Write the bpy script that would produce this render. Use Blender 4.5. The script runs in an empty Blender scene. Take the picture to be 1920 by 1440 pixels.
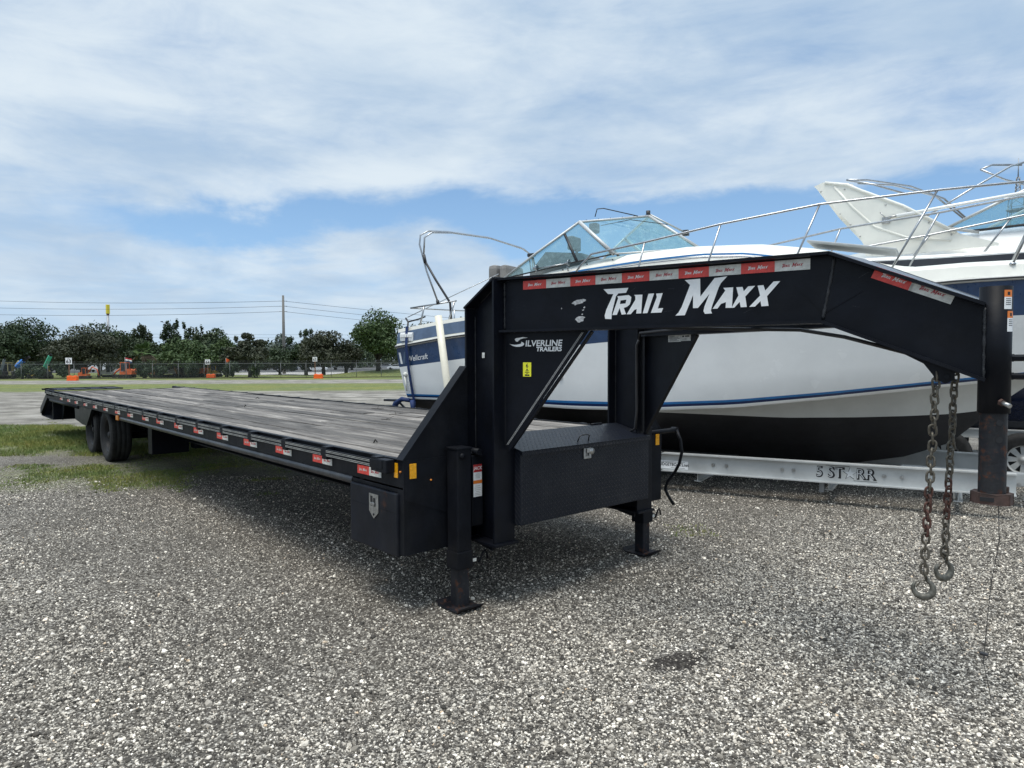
import bpy, bmesh, math, random
import numpy as np
from mathutils import Vector, Matrix
from mathutils.geometry import tessellate_polygon
S = bpy.context.scene
COL = S.collection
R = math.radians
# ------------------------------------------------------------------ camera
CAM = Vector((3.6306, -3.593, 1.5974)); YAW = 2.4204; PIT = -0.036; ROL = -0.0034; FPX = 1300.0
Fv = Vector((math.cos(YAW)*math.cos(PIT), math.sin(YAW)*math.cos(PIT), math.sin(PIT)))
Rv = Vector((math.sin(YAW), -math.cos(YAW), 0)); Uv = Rv.cross(Fv)
R2 = Rv*math.cos(ROL)+Uv*math.sin(ROL); U2 = -Rv*math.sin(ROL)+Uv*math.cos(ROL)
cd = bpy.data.cameras.new('camera'); cam = bpy.data.objects.new('camera', cd); COL.objects.link(cam)
cd.sensor_width = 36; cd.lens = FPX/1920*36; cd.clip_start = 0.05; cd.clip_end = 3000
cam.matrix_world = Matrix(((R2.x, U2.x, -Fv.x, CAM.x), (R2.y, U2.y, -Fv.y, CAM.y), (R2.z, U2.z, -Fv.z, CAM.z), (0, 0, 0, 1)))
S.camera = cam
S.view_settings.view_transform = 'Standard'; S.view_settings.look = 'None'
S.view_settings.exposure = 0.72; S.view_settings.gamma = 1; S.view_settings.use_curve_mapping = False
# ------------------------------------------------------------------ sun and sky
SUN_EL, SUN_AZ = 76.0, 285.0      # azimuth of the sun in degrees from +X, counter clockwise
sd = bpy.data.lights.new('sun', 'SUN'); sun = bpy.data.objects.new('sun', sd); COL.objects.link(sun)
sd.energy = 1.9; sd.angle = R(30); sd.color = (1, .945, .85)
sdir = Vector((math.cos(R(SUN_EL))*math.cos(R(SUN_AZ)), math.cos(R(SUN_EL))*math.sin(R(SUN_AZ)), math.sin(R(SUN_EL))))
sun.rotation_euler = sdir.to_track_quat('Z', 'Y').to_euler(); sun.location = (0, 0, 30)
W = bpy.data.worlds.new('World'); S.world = W; W.use_nodes = True

class NT:
    """tiny node helper"""
    def __init__(s, tree): s.t = tree; s.n = tree.nodes; s.l = tree.links
    def new(s, typ, **kw):
        nd = s.n.new(typ)
        for k, v in kw.items():
            if k.startswith('_'): setattr(nd, k[1:], v)
        return nd
    def put(s, nd, i, v):
        if v is None: return
        if hasattr(v, 'is_linked') or isinstance(v, bpy.types.NodeSocket): s.l.new(v, nd.inputs[i])
        else: nd.inputs[i].default_value = v
    def math(s, op, a, b=None, c=None, clamp=False):
        nd = s.n.new('ShaderNodeMath'); nd.operation = op; nd.use_clamp = clamp
        s.put(nd, 0, a); s.put(nd, 1, b); s.put(nd, 2, c); return nd.outputs[0]
    def vmath(s, op, a, b=None):
        nd = s.n.new('ShaderNodeVectorMath'); nd.operation = op
        s.put(nd, 0, a)
        if b is not None: s.put(nd, 1, b)
        return nd.outputs['Value'] if op in ('DOT_PRODUCT', 'LENGTH', 'DISTANCE') else nd.outputs[0]
    def noise(s, vec, scale, detail=4, rough=.55, dist=0.0, out='Fac'):
        nd = s.n.new('ShaderNodeTexNoise'); s.put(nd, 'Vector', vec)
        nd.inputs['Scale'].default_value = scale; nd.inputs['Detail'].default_value = detail
        nd.inputs['Roughness'].default_value = rough; nd.inputs['Distortion'].default_value = dist
        return nd.outputs[out]
    def vor(s, vec, scale, out='Color', feature='F1', rnd=1.0):
        nd = s.n.new('ShaderNodeTexVoronoi'); nd.feature = feature; s.put(nd, 'Vector', vec)
        nd.inputs['Scale'].default_value = scale; nd.inputs['Randomness'].default_value = rnd
        return nd.outputs[out]
    def ramp(s, fac, stops, interp='LINEAR'):
        nd = s.n.new('ShaderNodeValToRGB'); s.put(nd, 0, fac); cr = nd.color_ramp; cr.interpolation = interp
        while len(cr.elements) < len(stops): cr.elements.new(.5)
        for e, (p, c) in zip(cr.elements, stops):
            e.position = p; e.color = (c, c, c, 1) if isinstance(c, (int, float)) else (*c[:3], 1)
        return nd.outputs[0]
    def mix(s, fac, a, b, blend='MIX'):
        nd = s.n.new('ShaderNodeMix'); nd.data_type = 'RGBA'; nd.blend_type = blend
        s.put(nd, 0, fac)
        for i, v in ((6, a), (7, b)):
            if isinstance(v, (tuple, list)): v = (*v[:3], 1)
            s.put(nd, i, v)
        return nd.outputs[2]
    def smooth(s, v, a, b):
        nd = s.n.new('ShaderNodeMapRange'); nd.interpolation_type = 'SMOOTHSTEP'; s.put(nd, 0, v)
        nd.inputs[1].default_value = a; nd.inputs[2].default_value = b
        nd.inputs[3].default_value = 0; nd.inputs[4].default_value = 1; return nd.outputs[0]
    def scale(s, vec, sc):
        nd = s.n.new('ShaderNodeMapping'); s.put(nd, 0, vec); nd.inputs['Scale'].default_value = sc
        return nd.outputs[0]

def build_sky():
    w = NT(W.node_tree); w.n.clear()
    out = w.new('ShaderNodeOutputWorld'); bg = w.new('ShaderNodeBackground'); w.l.new(bg.outputs[0], out.inputs[0])
    sk = w.new('ShaderNodeTexSky'); sk.sky_type = 'NISHITA'; sk.sun_disc = False
    sk.sun_elevation = R(SUN_EL); sk.sun_rotation = R(90-SUN_AZ); sk.air_density = 1.0; sk.dust_density = .6; sk.ozone_density = 2.0
    bg.inputs[1].default_value = 0.09
    gen = w.new('ShaderNodeTexCoord').outputs['Generated']
    d = w.vmath('NORMALIZE', gen)
    sep = w.new('ShaderNodeSeparateXYZ'); w.l.new(d, sep.inputs[0]); dz = sep.outputs[2]
    # cloud sheets laid out on a flat layer above the place, seen in perspective
    zz = w.math('ADD', w.math('MAXIMUM', dz, 0.0), .12)
    dv = w.new('ShaderNodeVectorMath', _operation='DIVIDE'); w.l.new(d, dv.inputs[0])
    cmb = w.new('ShaderNodeCombineXYZ')
    for i in range(3): w.l.new(zz, cmb.inputs[i])
    w.l.new(cmb.outputs[0], dv.inputs[1]); lay = dv.outputs[0]
    # heading across the view, and the slow change of cover with height
    Fh = Vector((math.cos(YAW), math.sin(YAW), 0)); Rh = Vector((math.sin(YAW), -math.cos(YAW), 0))
    fx = w.math('MAXIMUM', w.vmath('DOT_PRODUCT', d, tuple(Fh)), .15)
    ax = w.math('DIVIDE', w.vmath('DOT_PRODUCT', d, tuple(Rh)), fx)      # tan(azimuth)
    el = w.math('DIVIDE', dz, fx)                                        # tan(elevation)
    n1 = w.noise(w.scale(lay, (1, 1, .35)), .62, 8, .56, .5)
    n2 = w.noise(w.scale(d, (2.4, 2.4, 9.0)), 2.2, 8, .6, .6)
    wob = w.math('MULTIPLY', w.math('SUBTRACT', w.noise(w.scale(d, (2.0, 2.0, 5.0)), 1.7, 6, .6, .3), .5), .15)
    e2 = w.math('ADD', el, wob)
    # clear strip low over the horizon, its lower edge closing to the left
    up = w.math('SUBTRACT', 1.0, w.smooth(w.math('SUBTRACT', e2, w.math('MULTIPLY', w.smooth(ax, .25, .75), .05)), .195, .25))
    lo = w.smooth(w.math('ADD', e2, w.math('MULTIPLY', w.smooth(ax, -.15, .30), .12)), .145, .20)
    side = w.math('ADD', w.math('MULTIPLY', w.smooth(ax, -.70, -.36), .74), .26)
    gap = w.math('MULTIPLY', w.math('MULTIPLY', up, lo), side)
    cov = w.math('ADD', w.math('MULTIPLY', w.math('SUBTRACT', n1, .5), .85), w.math('MULTIPLY', w.math('SUBTRACT', n2, .5), .95))
    cov = w.math('ADD', w.math('SUBTRACT', cov, w.math('MULTIPLY', gap, 1.05)), .72)
    cov = w.math('SUBTRACT', cov, w.math('MULTIPLY', w.math('MULTIPLY', w.smooth(ax, .35, .7), w.smooth(w.math('SUBTRACT', .34, w.math('ABSOLUTE', w.math('SUBTRACT', e2, .36))), .2, .34)), .22))
    n3 = w.noise(w.scale(lay, (1, 1, .3)), 3.4, 7, .6, .8)
    cov = w.math('ADD', cov, w.math('MULTIPLY', w.math('SUBTRACT', n3, .47), .55))
    dens = w.smooth(cov, -.05, .98)
    # cloud body: pale with blue-grey bellies
    shade = w.noise(w.scale(lay, (1, 1, .4)), 1.15, 6, .55, .4)
    shade2 = w.noise(w.scale(d, (1.6, 1.6, 6.0)), 2.0, 6, .6, .5)
    sh = w.smooth(w.math('ADD', w.math('MULTIPLY', shade, .55), w.math('MULTIPLY', shade2, .45)), .36, .64)
    body = w.mix(sh, (3.1, 4.05, 5.2), (5.0, 5.65, 6.2))
    blue = w.mix(w.smooth(dz, .02, .34), (2.5, 4.3, 6.6), (1.35, 2.6, 4.6))
    blue = w.mix(.25, blue, sk.outputs[0])
    c = w.mix(dens, blue, body)
    hz = w.math('SUBTRACT', 1.0, w.smooth(dz, -.01, .13))
    c = w.mix(w.math('MULTIPLY', hz, .8), c, (3.75, 4.75, 5.75))
    # the sky above the view is brightened towards the zenith as added fill
    c = w.mix(1.0, c, w.ramp(dz, [(0, 1/2.2), (.45, 1/2.2), (.62, .62), (1, 1.0)]), 'MULTIPLY')
    c = w.vmath('SCALE', c); c.node.inputs['Scale'].default_value = 2.2
    w.l.new(c, bg.inputs[0])
build_sky()

# ------------------------------------------------------------------ helpers
rng = random.Random(7)
class MB:
    def __init__(s): s.v = []; s.f = []; s.m = []; s.sm = []
    def add(s, vs, fs, mi=0, smooth=False):
        b = len(s.v); s.v += [tuple(v) for v in vs]
        for f in fs: s.f.append(tuple(i+b for i in f)); s.m.append(mi); s.sm.append(smooth)
        return s
    def box(s, x0, x1, y0, y1, z0, z1, mi=0, M=None):
        vs = [(x, y, z) for z in (z0, z1) for y in (y0, y1) for x in (x0, x1)]
        if M is not None: vs = [tuple(M @ Vector(v)) for v in vs]
        return s.add(vs, [(0, 2, 3, 1), (4, 5, 7, 6), (0, 1, 5, 4), (2, 6, 7, 3), (0, 4, 6, 2), (1, 3, 7, 5)], mi)
    def cbox(s, c, d, mi=0, bev=.0, M=None):
        """box by centre and size with chamfered long edges"""
        if bev <= 0:
            return s.box(c[0]-d[0]/2, c[0]+d[0]/2, c[1]-d[1]/2, c[1]+d[1]/2, c[2]-d[2]/2, c[2]+d[2]/2, mi, M)
        bm = bmesh.new(); bmesh.ops.create_cube(bm, size=1)
        for v in bm.verts: v.co = Vector((c[0]+v.co.x*d[0], c[1]+v.co.y*d[1], c[2]+v.co.z*d[2]))
        bmesh.ops.bevel(bm, geom=list(bm.edges), offset=bev, segments=2, affect='EDGES', profile=.6)
        bm.verts.index_update()
        vs = [(M @ v.co if M is not None else v.co)[:] for v in bm.verts]
        s.add(vs, [[v.index for v in f.verts] for f in bm.faces], mi); bm.free(); return s
    def prism(s, pts, org, eu, ev, en, th, mi=0, rim=True):
        """2D polygon (u,v) extruded by th along en"""
        org, eu, ev, en = Vector(org), Vector(eu), Vector(ev), Vector(en)
        n = len(pts); a = [org+eu*p[0]+ev*p[1] for p in pts]; b = [q+en*th for q in a]
        tr = tessellate_polygon([[Vector((p[0], p[1], 0)) for p in pts]])
        fs = [tuple(t) for t in tr]+[tuple(i+n for i in reversed(t)) for t in tr]
        if rim: fs += [(i, (i+1) % n, (i+1) % n+n, i+n) for i in range(n)]
        return s.add(a+b, fs, mi)
    def poly(s, loops, org, eu, ev, mi=0):
        org, eu, ev = Vector(org), Vector(eu), Vector(ev)
        fl = [p for l in loops for p in l]
        tr = tessellate_polygon([[Vector((p[0], p[1], 0)) for p in l] for l in loops])
        return s.add([org+eu*p[0]+ev*p[1] for p in fl], [tuple(t) for t in tr], mi)
    def tube(s, pts, r, n=8, mi=0, cap=True, smooth=True, closed=False):
        pts = [Vector(p) for p in pts]; m = len(pts); rs = r if isinstance(r, (list, tuple)) else [r]*m
        vs = []; up = None
        for i, p in enumerate(pts):
            if closed: t = pts[(i+1) % m]-pts[i-1]
            else: t = (pts[min(i+1, m-1)]-pts[max(i-1, 0)])
            t.normalize()
            if up is None:
                up = t.orthogonal().normalized()
            else:
                up = (up-t*up.dot(t))
                up = up.normalized() if up.length > 1e-6 else t.orthogonal().normalized()
            w_ = t.cross(up)
            for k in range(n):
                a = 2*math.pi*k/n; vs.append(p+(up*math.cos(a)+w_*math.sin(a))*rs[i])
        fs = []
        for i in range(m if closed else m-1):
            j = (i+1) % m
            for k in range(n): fs.append((i*n+k, i*n+(k+1) % n, j*n+(k+1) % n, j*n+k))
        s.add(vs, fs, mi, smooth)
        if cap and not closed:
            b = len(s.v)-m*n
            s.f.append(tuple(b+k for k in reversed(range(n)))); s.m.append(mi); s.sm.append(False)
            s.f.append(tuple(b+(m-1)*n+k for k in range(n))); s.m.append(mi); s.sm.append(False)
        return s
    def lathe(s, prof, c, axis='Z', n=24, mi=0, smooth=True):
        """prof = (radius, height) pairs"""
        vs = []
        for (r, h) in prof:
            for k in range(n):
                a = 2*math.pi*k/n; x, y = r*math.cos(a), r*math.sin(a)
                q = (x, y, h) if axis == 'Z' else ((x, h, y) if axis == 'Y' else (h, x, y))
                vs.append((c[0]+q[0], c[1]+q[1], c[2]+q[2]))
        fs = [(i*n+k, i*n+(k+1) % n, (i+1)*n+(k+1) % n, (i+1)*n+k) for i in range(len(prof)-1) for k in range(n)]
        return s.add(vs, fs, mi, smooth)
    def grid(s, rows, mi=0, smooth=True, mf=None):
        nr, nc = len(rows), len(rows[0]); b = len(s.v); s.v += [tuple(p) for r_ in rows for p in r_]
        for i in range(nr-1):
            for j in range(nc-1):
                s.f.append((b+i*nc+j, b+i*nc+j+1, b+(i+1)*nc+j+1, b+(i+1)*nc+j))
                s.m.append(mf(i, j) if mf else mi); s.sm.append(smooth)
        return s
    def mesh(s, name, mats):
        me = bpy.data.meshes.new(name); me.from_pydata(s.v, [], s.f)
        for m in (mats if isinstance(mats, (list, tuple)) else [mats]): me.materials.append(m)
        me.polygons.foreach_set('material_index', s.m); me.polygons.foreach_set('use_smooth', s.sm)
        me.update(); return me
    def build(s, name, mats, parent=None, bevel=0, loc=None):
        o = bpy.data.objects.new(name, s.mesh(name, mats)); COL.objects.link(o)
        if parent is not None: o.parent = parent
        if loc is not None: o.location = loc
        if bevel:
            m = o.modifiers.new('bevel', 'BEVEL'); m.width = bevel; m.segments = 2; m.limit_method = 'ANGLE'; m.angle_limit = R(40)
        return o

def tag(o, label=None, cat=None, group=None, kind=None):
    if label: o['label'] = label
    if cat: o['category'] = cat
    if group: o['group'] = group
    if kind: o['kind'] = kind
    return o
def thing(name, label, cat, loc=(0, 0, 0), rz=0, group=None):
    o = bpy.data.objects.new(name, None); COL.objects.link(o); o.location = loc; o.rotation_euler = (0, 0, rz)
    o.empty_display_size = .2
    return tag(o, label, cat, group)
def inst(name, me, parent, loc=(0, 0, 0), rot=(0, 0, 0), sc=(1, 1, 1)):
    o = bpy.data.objects.new(name, me); COL.objects.link(o); o.parent = parent
    o.location = loc; o.rotation_euler = rot; o.scale = sc; return o
def copy_tree(o, parent=None):
    c = o.copy(); COL.objects.link(c); c.parent = parent
    for ch in list(o.children): copy_tree(ch, c)
    return c
def text_mb(txt, size=1.0, bold=0.0, shear=0.0, align='CENTER', xs=1.0):
    cu = bpy.data.curves.new('t', 'FONT'); cu.body = txt; cu.size = size; cu.offset = bold; cu.shear = shear
    cu.align_x = align; cu.align_y = 'CENTER'; cu.resolution_u = 3
    ob = bpy.data.objects.new('t', cu); COL.objects.link(ob)
    dg = bpy.context.evaluated_depsgraph_get(); me = bpy.data.meshes.new_from_object(ob.evaluated_get(dg))
    vs = [(v.co.x*xs, v.co.y) for v in me.vertices]; fs = [tuple(p.vertices) for p in me.polygons]
    bpy.data.objects.remove(ob); bpy.data.curves.remove(cu); bpy.data.meshes.remove(me)
    return vs, fs
def put_text(mb, tv, org, eu, ev, mi=0, off=(0, 0), sc=1.0):
    org, eu, ev = Vector(org), Vector(eu), Vector(ev); vs, fs = tv
    return mb.add([org+eu*(x*sc+off[0])+ev*(y*sc+off[1]) for x, y in vs], fs, mi)

# ------------------------------------------------------------------ materials
MATS = {}
def mat(name, col, rough=.5, metal=0.0, var=.15, vscale=8.0, bump=0.0, bscale=60.0, spec=.5, rust=0.0, rscale=3.0, coat=0.0, dust=0.0, trans=0.0):
    if name in MATS: return MATS[name]
    m = bpy.data.materials.new(name); m.use_nodes = True; t = NT(m.node_tree); b = m.node_tree.nodes['Principled BSDF']
    co = t.new('ShaderNodeTexCoord').outputs['Object']
    c = tuple(col)
    if var > 0:
        n = t.noise(co, vscale, 5, .6)
        c = t.mix(t.smooth(n, .3, .7), tuple(x*(1-var) for x in col), tuple(min(1, x*(1+var)) for x in col))
    if dust > 0:
        dn = t.smooth(t.noise(t.scale(co, (1, 1, .45)), 2.3, 8, .68), .44, .74)
        c = t.mix(t.math('MULTIPLY', dn, dust), c, (.12, .115, .105))
    rr = rough
    if rust > 0:
        rn = t.noise(co, rscale, 9, .72, .3)
        rm = t.smooth(rn, .68-rust*.3, .80-rust*.3)
        rc = t.mix(t.noise(co, 40, 3), (.040, .018, .012), (.105, .048, .030))
        c = t.mix(rm, c, rc); rr = t.math('ADD', t.math('MULTIPLY', rm, .85-rough), rough)
    if isinstance(c, tuple): b.inputs['Base Color'].default_value = (*c, 1)
    else: t.l.new(c, b.inputs['Base Color'])
    rn2 = t.noise(co, vscale*1.7, 4, .6)
    rr = t.math('ADD', rr, t.math('MULTIPLY', t.math('SUBTRACT', rn2, .5), .25), clamp=True)
    t.l.new(rr, b.inputs['Roughness'])
    b.inputs['Metallic'].default_value = metal; b.inputs['Specular IOR Level'].default_value = spec
    b.inputs['Coat Weight'].default_value = coat
    b.inputs['Transmission Weight'].default_value = trans
    if bump > 0:
        bp = t.new('ShaderNodeBump'); bp.inputs['Strength'].default_value = bump; bp.inputs['Distance'].default_value = .01
        t.l.new(t.noise(co, bscale, 4, .6), bp.inputs['Height']); t.l.new(bp.outputs[0], b.inputs['Normal'])
    MATS[name] = m; return m

BLK = mat('black_paint', (.0030, .0040, .0075), .42, var=.3, vscale=5, bump=.3, bscale=7, dust=.035, rust=.0, spec=.18)
BLKD = mat('black_paint_dusty', (.005, .006, .009), .5, var=.3, vscale=5, bump=.1, bscale=30, dust=.07, rust=.05, rscale=9, spec=.14)
BLKR = mat('black_paint_rusty', (.007, .008, .012), .5, var=.35, vscale=6, bump=.3, bscale=40, dust=.25, rust=.50, rscale=16, spec=.25)
WELD = mat('weld_metal', (.012, .013, .016), .38, var=.3, vscale=30, bump=.5, bscale=160, spec=.5)
TOPG = mat('black_sky_sheen', (.05, .06, .085), .3, var=.25, vscale=12, bump=.1, bscale=60, dust=.2, spec=.9)  # blue-grey base puts the plate's sky sheen into the colour
RUSTY = mat('rusted_steel', (.050, .024, .018), .8, var=.5, vscale=14, bump=.4, bscale=70, dust=.2)
STEEL = mat('zinc_steel', (.42, .42, .41), .38, metal=.9, var=.25, vscale=30, bump=.1)
CHROME = mat('polished_stainless', (.36, .37, .38), .30, metal=.95, var=.12, vscale=20)
ALU = mat('mill_aluminium', (.50, .51, .50), .5, metal=.35, var=.12, vscale=3.0, bump=.05, bscale=90)
RUB = mat('tyre_rubber', (.017, .017, .0175), .8, var=.3, vscale=10, bump=.2, bscale=50, dust=.35, spec=.3)
GEL = mat('white_gelcoat', (.85, .85, .83), .24, var=.04, vscale=2.0, coat=.4, dust=.035)
GELC = mat('cream_gelcoat', (.76, .75, .68), .36, var=.05, vscale=3.0, coat=.1)
GELB = mat('grey_gelcoat', (.50, .50, .47), .4, var=.06, vscale=3.0)
NAVY = mat('navy_gelcoat', (.020, .055, .135), .3, var=.2, vscale=6, coat=.2)
NAVYD = mat('dark_navy_gelcoat', (.012, .020, .055), .25, var=.2, vscale=6, coat=.3)
SLATE = mat('faded_blue_gelcoat', (.075, .115, .185), .45, var=.15, vscale=7)
BRBLUE = mat('bright_blue_stripe', (.025, .17, .42), .35, var=.1)
DKBLUE = mat('dark_blue_stripe', (.008, .022, .085), .35, var=.1)
ANTI = mat('black_bottom_paint', (.007, .007, .009), .6, var=.35, vscale=4, bump=.1, bscale=30)
CANVAS = mat('grey_vinyl', (.20, .19, .18), .7, var=.15)
CREAM = mat('cream_plastic', (.72, .68, .56), .45, var=.05)
BLUEW = mat('blue_webbing', (.008, .026, .10), .75, var=.2)
BLACKP = mat('black_plastic', (.02, .02, .022), .5, var=.2)
AMBER = mat('amber_reflector', (.80, .36, .01), .25, var=.12, vscale=60)
AMBERD = mat('amber_lens', (.62, .20, .02), .3, var=.15, vscale=60)
REDS = mat('red_reflective_film', (.70, .06, .045), .35, var=.18, vscale=30)
SILS = mat('silver_reflective_film', (.66, .66, .62), .35, var=.18, vscale=30)
REDI = mat('red_print', (.42, .015, .03), .4, var=.0)
WHI = mat('white_vinyl', (.80, .80, .79), .4, var=.04, vscale=40)
YEL = mat('yellow_label', (.78, .76, .03), .45, var=.05)
INK = mat('black_ink', (.01, .01, .012), .5, var=0)
ORI = mat('orange_print', (.75, .20, .03), .5, var=0)
ORANGE = mat('orange_plastic', (.85, .13, .012), .5, var=.1)
ORMACH = mat('orange_machine_paint', (.62, .12, .03), .5, var=.2)
YLMACH = mat('yellow_machine_paint', (.60, .42, .08), .5, var=.2)
WOODP = mat('brown_wood_post', (.16, .09, .055), .8, var=.3)
GALV = mat('galvanised_pipe', (.30, .31, .32), .5, metal=.4, var=.15)
CONC = mat('weathered_wood_pole', (.15, .145, .135), .85, var=.15)
CARW = mat('white_car_paint', (.75, .76, .76), .3, var=.03)
CARB = mat('dark_blue_car_paint', (.02, .03, .07), .25, var=.1)
CARR = mat('maroon_car_paint', (.10, .02, .02), .3, var=.1)
CARG = mat('silver_car_paint', (.30, .31, .33), .3, var=.1)
WINDG = mat('dark_window_glass', (.02, .025, .03), .1, var=0)
TEAL = mat('green_boom_paint', (.06, .36, .22), .5, var=.2)
BLUEB = mat('blue_boom_paint', (.04, .17, .50), .5, var=.2)

def glass_mat():
    m = bpy.data.materials.new('tinted_glass'); m.use_nodes = True; t = NT(m.node_tree); t.n.clear()
    o = t.new('ShaderNodeOutputMaterial'); tr = t.new('ShaderNodeBsdfTransparent'); gl = t.new('ShaderNodeBsdfGlossy'); df = t.new('ShaderNodeBsdfDiffuse')
    tr.inputs[0].default_value = (.54, .72, .75, 1); gl.inputs['Roughness'].default_value = .05; gl.inputs[0].default_value = (.8, .95, .97, 1)
    co = t.new('ShaderNodeTexCoord').outputs['Object']
    df.inputs[0].default_value = (.35, .52, .55, 1)
    m1 = t.new('ShaderNodeMixShader'); m2 = t.new('ShaderNodeMixShader')
    fr = t.new('ShaderNodeFresnel'); fr.inputs[0].default_value = 1.45
    t.l.new(t.math('ADD', fr.outputs[0], .02), m1.inputs[0]); t.l.new(tr.outputs[0], m1.inputs[1]); t.l.new(gl.outputs[0], m1.inputs[2])
    dirt_or_shade = t.math('ADD', t.math('MULTIPLY', t.smooth(t.noise(co, 9, 8, .75), .45, .75), .34), .15)
    t.l.new(dirt_or_shade, m2.inputs[0]); t.l.new(m1.outputs[0], m2.inputs[1]); t.l.new(df.outputs[0], m2.inputs[2])
    t.l.new(m2.outputs[0], o.inputs[0]); return m
GLASS = glass_mat()

def plate_mat():
    """diamond tread plate: raised lozenges in alternating directions"""
    m = bpy.data.materials.new('tread_plate'); m.use_nodes = True; t = NT(m.node_tree); b = m.node_tree.nodes['Principled BSDF']
    co = t.new('ShaderNodeTexCoord').outputs['Object']
    sp = t.new('ShaderNodeSeparateXYZ'); t.l.new(co, sp.inputs[0])
    u = t.math('ADD', sp.outputs[1], 0.0); v = t.math('ADD', sp.outputs[2], t.math('MULTIPLY', sp.outputs[0], 1.0))
    a = t.math('MULTIPLY', t.math('ADD', u, v), 27.0); c = t.math('MULTIPLY', t.math('SUBTRACT', u, v), 27.0)
    ia = t.math('FLOOR', a); ic = t.math('FLOOR', c)
    par = t.math('MODULO', t.math('ABSOLUTE', t.math('ADD', ia, ic)), 2.0)
    fa = t.math('SUBTRACT', t.math('FRACT', a), .5); fc = t.math('SUBTRACT', t.math('FRACT', c), .5)
    l1 = t.math('ADD', t.math('MULTIPLY', t.math('ABSOLUTE', fa), 2.2), t.math('MULTIPLY', t.math('ABSOLUTE', fc), 7.0))
    l2 = t.math('ADD', t.math('MULTIPLY', t.math('ABSOLUTE', fc), 2.2), t.math('MULTIPLY', t.math('ABSOLUTE', fa), 7.0))
    mx = t.new('ShaderNodeMix'); mx.data_type = 'FLOAT'; t.l.new(par, mx.inputs[0]); t.l.new(l1, mx.inputs[2]); t.l.new(l2, mx.inputs[3])
    h = t.math('SUBTRACT', 1.0, mx.outputs[0], clamp=True)
    bp = t.new('ShaderNodeBump'); bp.inputs['Strength'].default_value = 1.0; bp.inputs['Distance'].default_value = .008
    t.l.new(h, bp.inputs['Height']); t.l.new(bp.outputs[0], b.inputs['Normal'])
    dn = t.smooth(t.noise(co, 3.0, 8, .7), .42, .75)
    base = t.mix(t.math('MULTIPLY', dn, .10), (.005, .007, .013), (.12, .12, .115))
    base = t.mix(t.math('MULTIPLY', h, .55), base, (.040, .046, .060)); b.inputs['Specular IOR Level'].default_value = .3
    t.l.new(base, b.inputs['Base Color']); b.inputs['Roughness'].default_value = .42; return m
PLATE = plate_mat()

def wood_mat():
    m = bpy.data.materials.new('weathered_deck_board'); m.use_nodes = True; t = NT(m.node_tree); b = m.node_tree.nodes['Principled BSDF']
    co = t.new('ShaderNodeTexCoord').outputs['Object']; rnd = t.new('ShaderNodeObjectInfo').outputs['Random']
    sh = t.new('ShaderNodeVectorMath', _operation='ADD'); t.l.new(co, sh.inputs[0])
    cb = t.new('ShaderNodeCombineXYZ'); t.l.new(t.math('MULTIPLY', rnd, 37.0), cb.inputs[0]); t.l.new(t.math('MULTIPLY', rnd, 91.0), cb.inputs[1]); t.l.new(cb.outputs[0], sh.inputs[1])
    v = sh.outputs[0]
    g = t.noise(t.scale(v, (.7, 22, 6)), 3.0, 8, .7, .3); g2 = t.noise(t.scale(v, (.35, 5, 2)), 2.2, 6, .65, .5)
    c = t.ramp(t.math('ADD', t.math('MULTIPLY', g, .5), t.math('MULTIPLY', g2, .5)), [(.33, (.020, .017, .015)), (.44, (.080, .071, .063)), (.54, (.18, .163, .145)), (.65, (.42, .385, .34))])
    st = t.smooth(t.noise(v, 1.1, 8, .7), .5, .72)
    c = t.mix(t.math('MULTIPLY', st, .65), c, (.045, .038, .033))
    c = t.mix(.9, c, t.ramp(rnd, [(0, .45), (.5, .9), (1, 1.5)]), 'MULTIPLY')
    t.l.new(c, b.inputs['Base Color']); b.inputs['Roughness'].default_value = .82
    bp = t.new('ShaderNodeBump'); bp.inputs['Strength'].default_value = .5; bp.inputs['Distance'].default_value = .006
    t.l.new(g, bp.inputs['Height']); t.l.new(bp.outputs[0], b.inputs['Normal']); return m
WOOD = wood_mat()

# ------------------------------------------------------------------ ground
Fh = Vector((math.cos(YAW), math.sin(YAW), 0)); Rh = Vector((math.sin(YAW), -math.cos(YAW), 0))
def gz(x, y):
    s = (x-CAM.x)*Fh.x+(y-CAM.y)*Fh.y; l = (x-CAM.x)*Rh.x+(y-CAM.y)*Rh.y
    t = min(max(s-12, 0), 98)
    z = -.0095*t
    # grassy berm behind the fence on the right of the lot
    a = (l+24.5)/5.0; b = (s-104)/9.0
    rise = 1/(1+math.exp(-max(min(a*2.2, 30), -30)))*math.exp(-b*b) if s > 60 else 0
    return z+1.05*rise
def at(px, s, z=None):
    """ground point seen at picture column px, s metres out from the camera"""
    p = CAM+Fh*s+Rh*((px-960)/FPX*s); p.z = gz(p.x, p.y) if z is None else z
    return p
def pxz(py, s):    # height of a point s metres out that shows at picture row py
    return CAM.z+(673.2-py)*s/FPX

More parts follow.
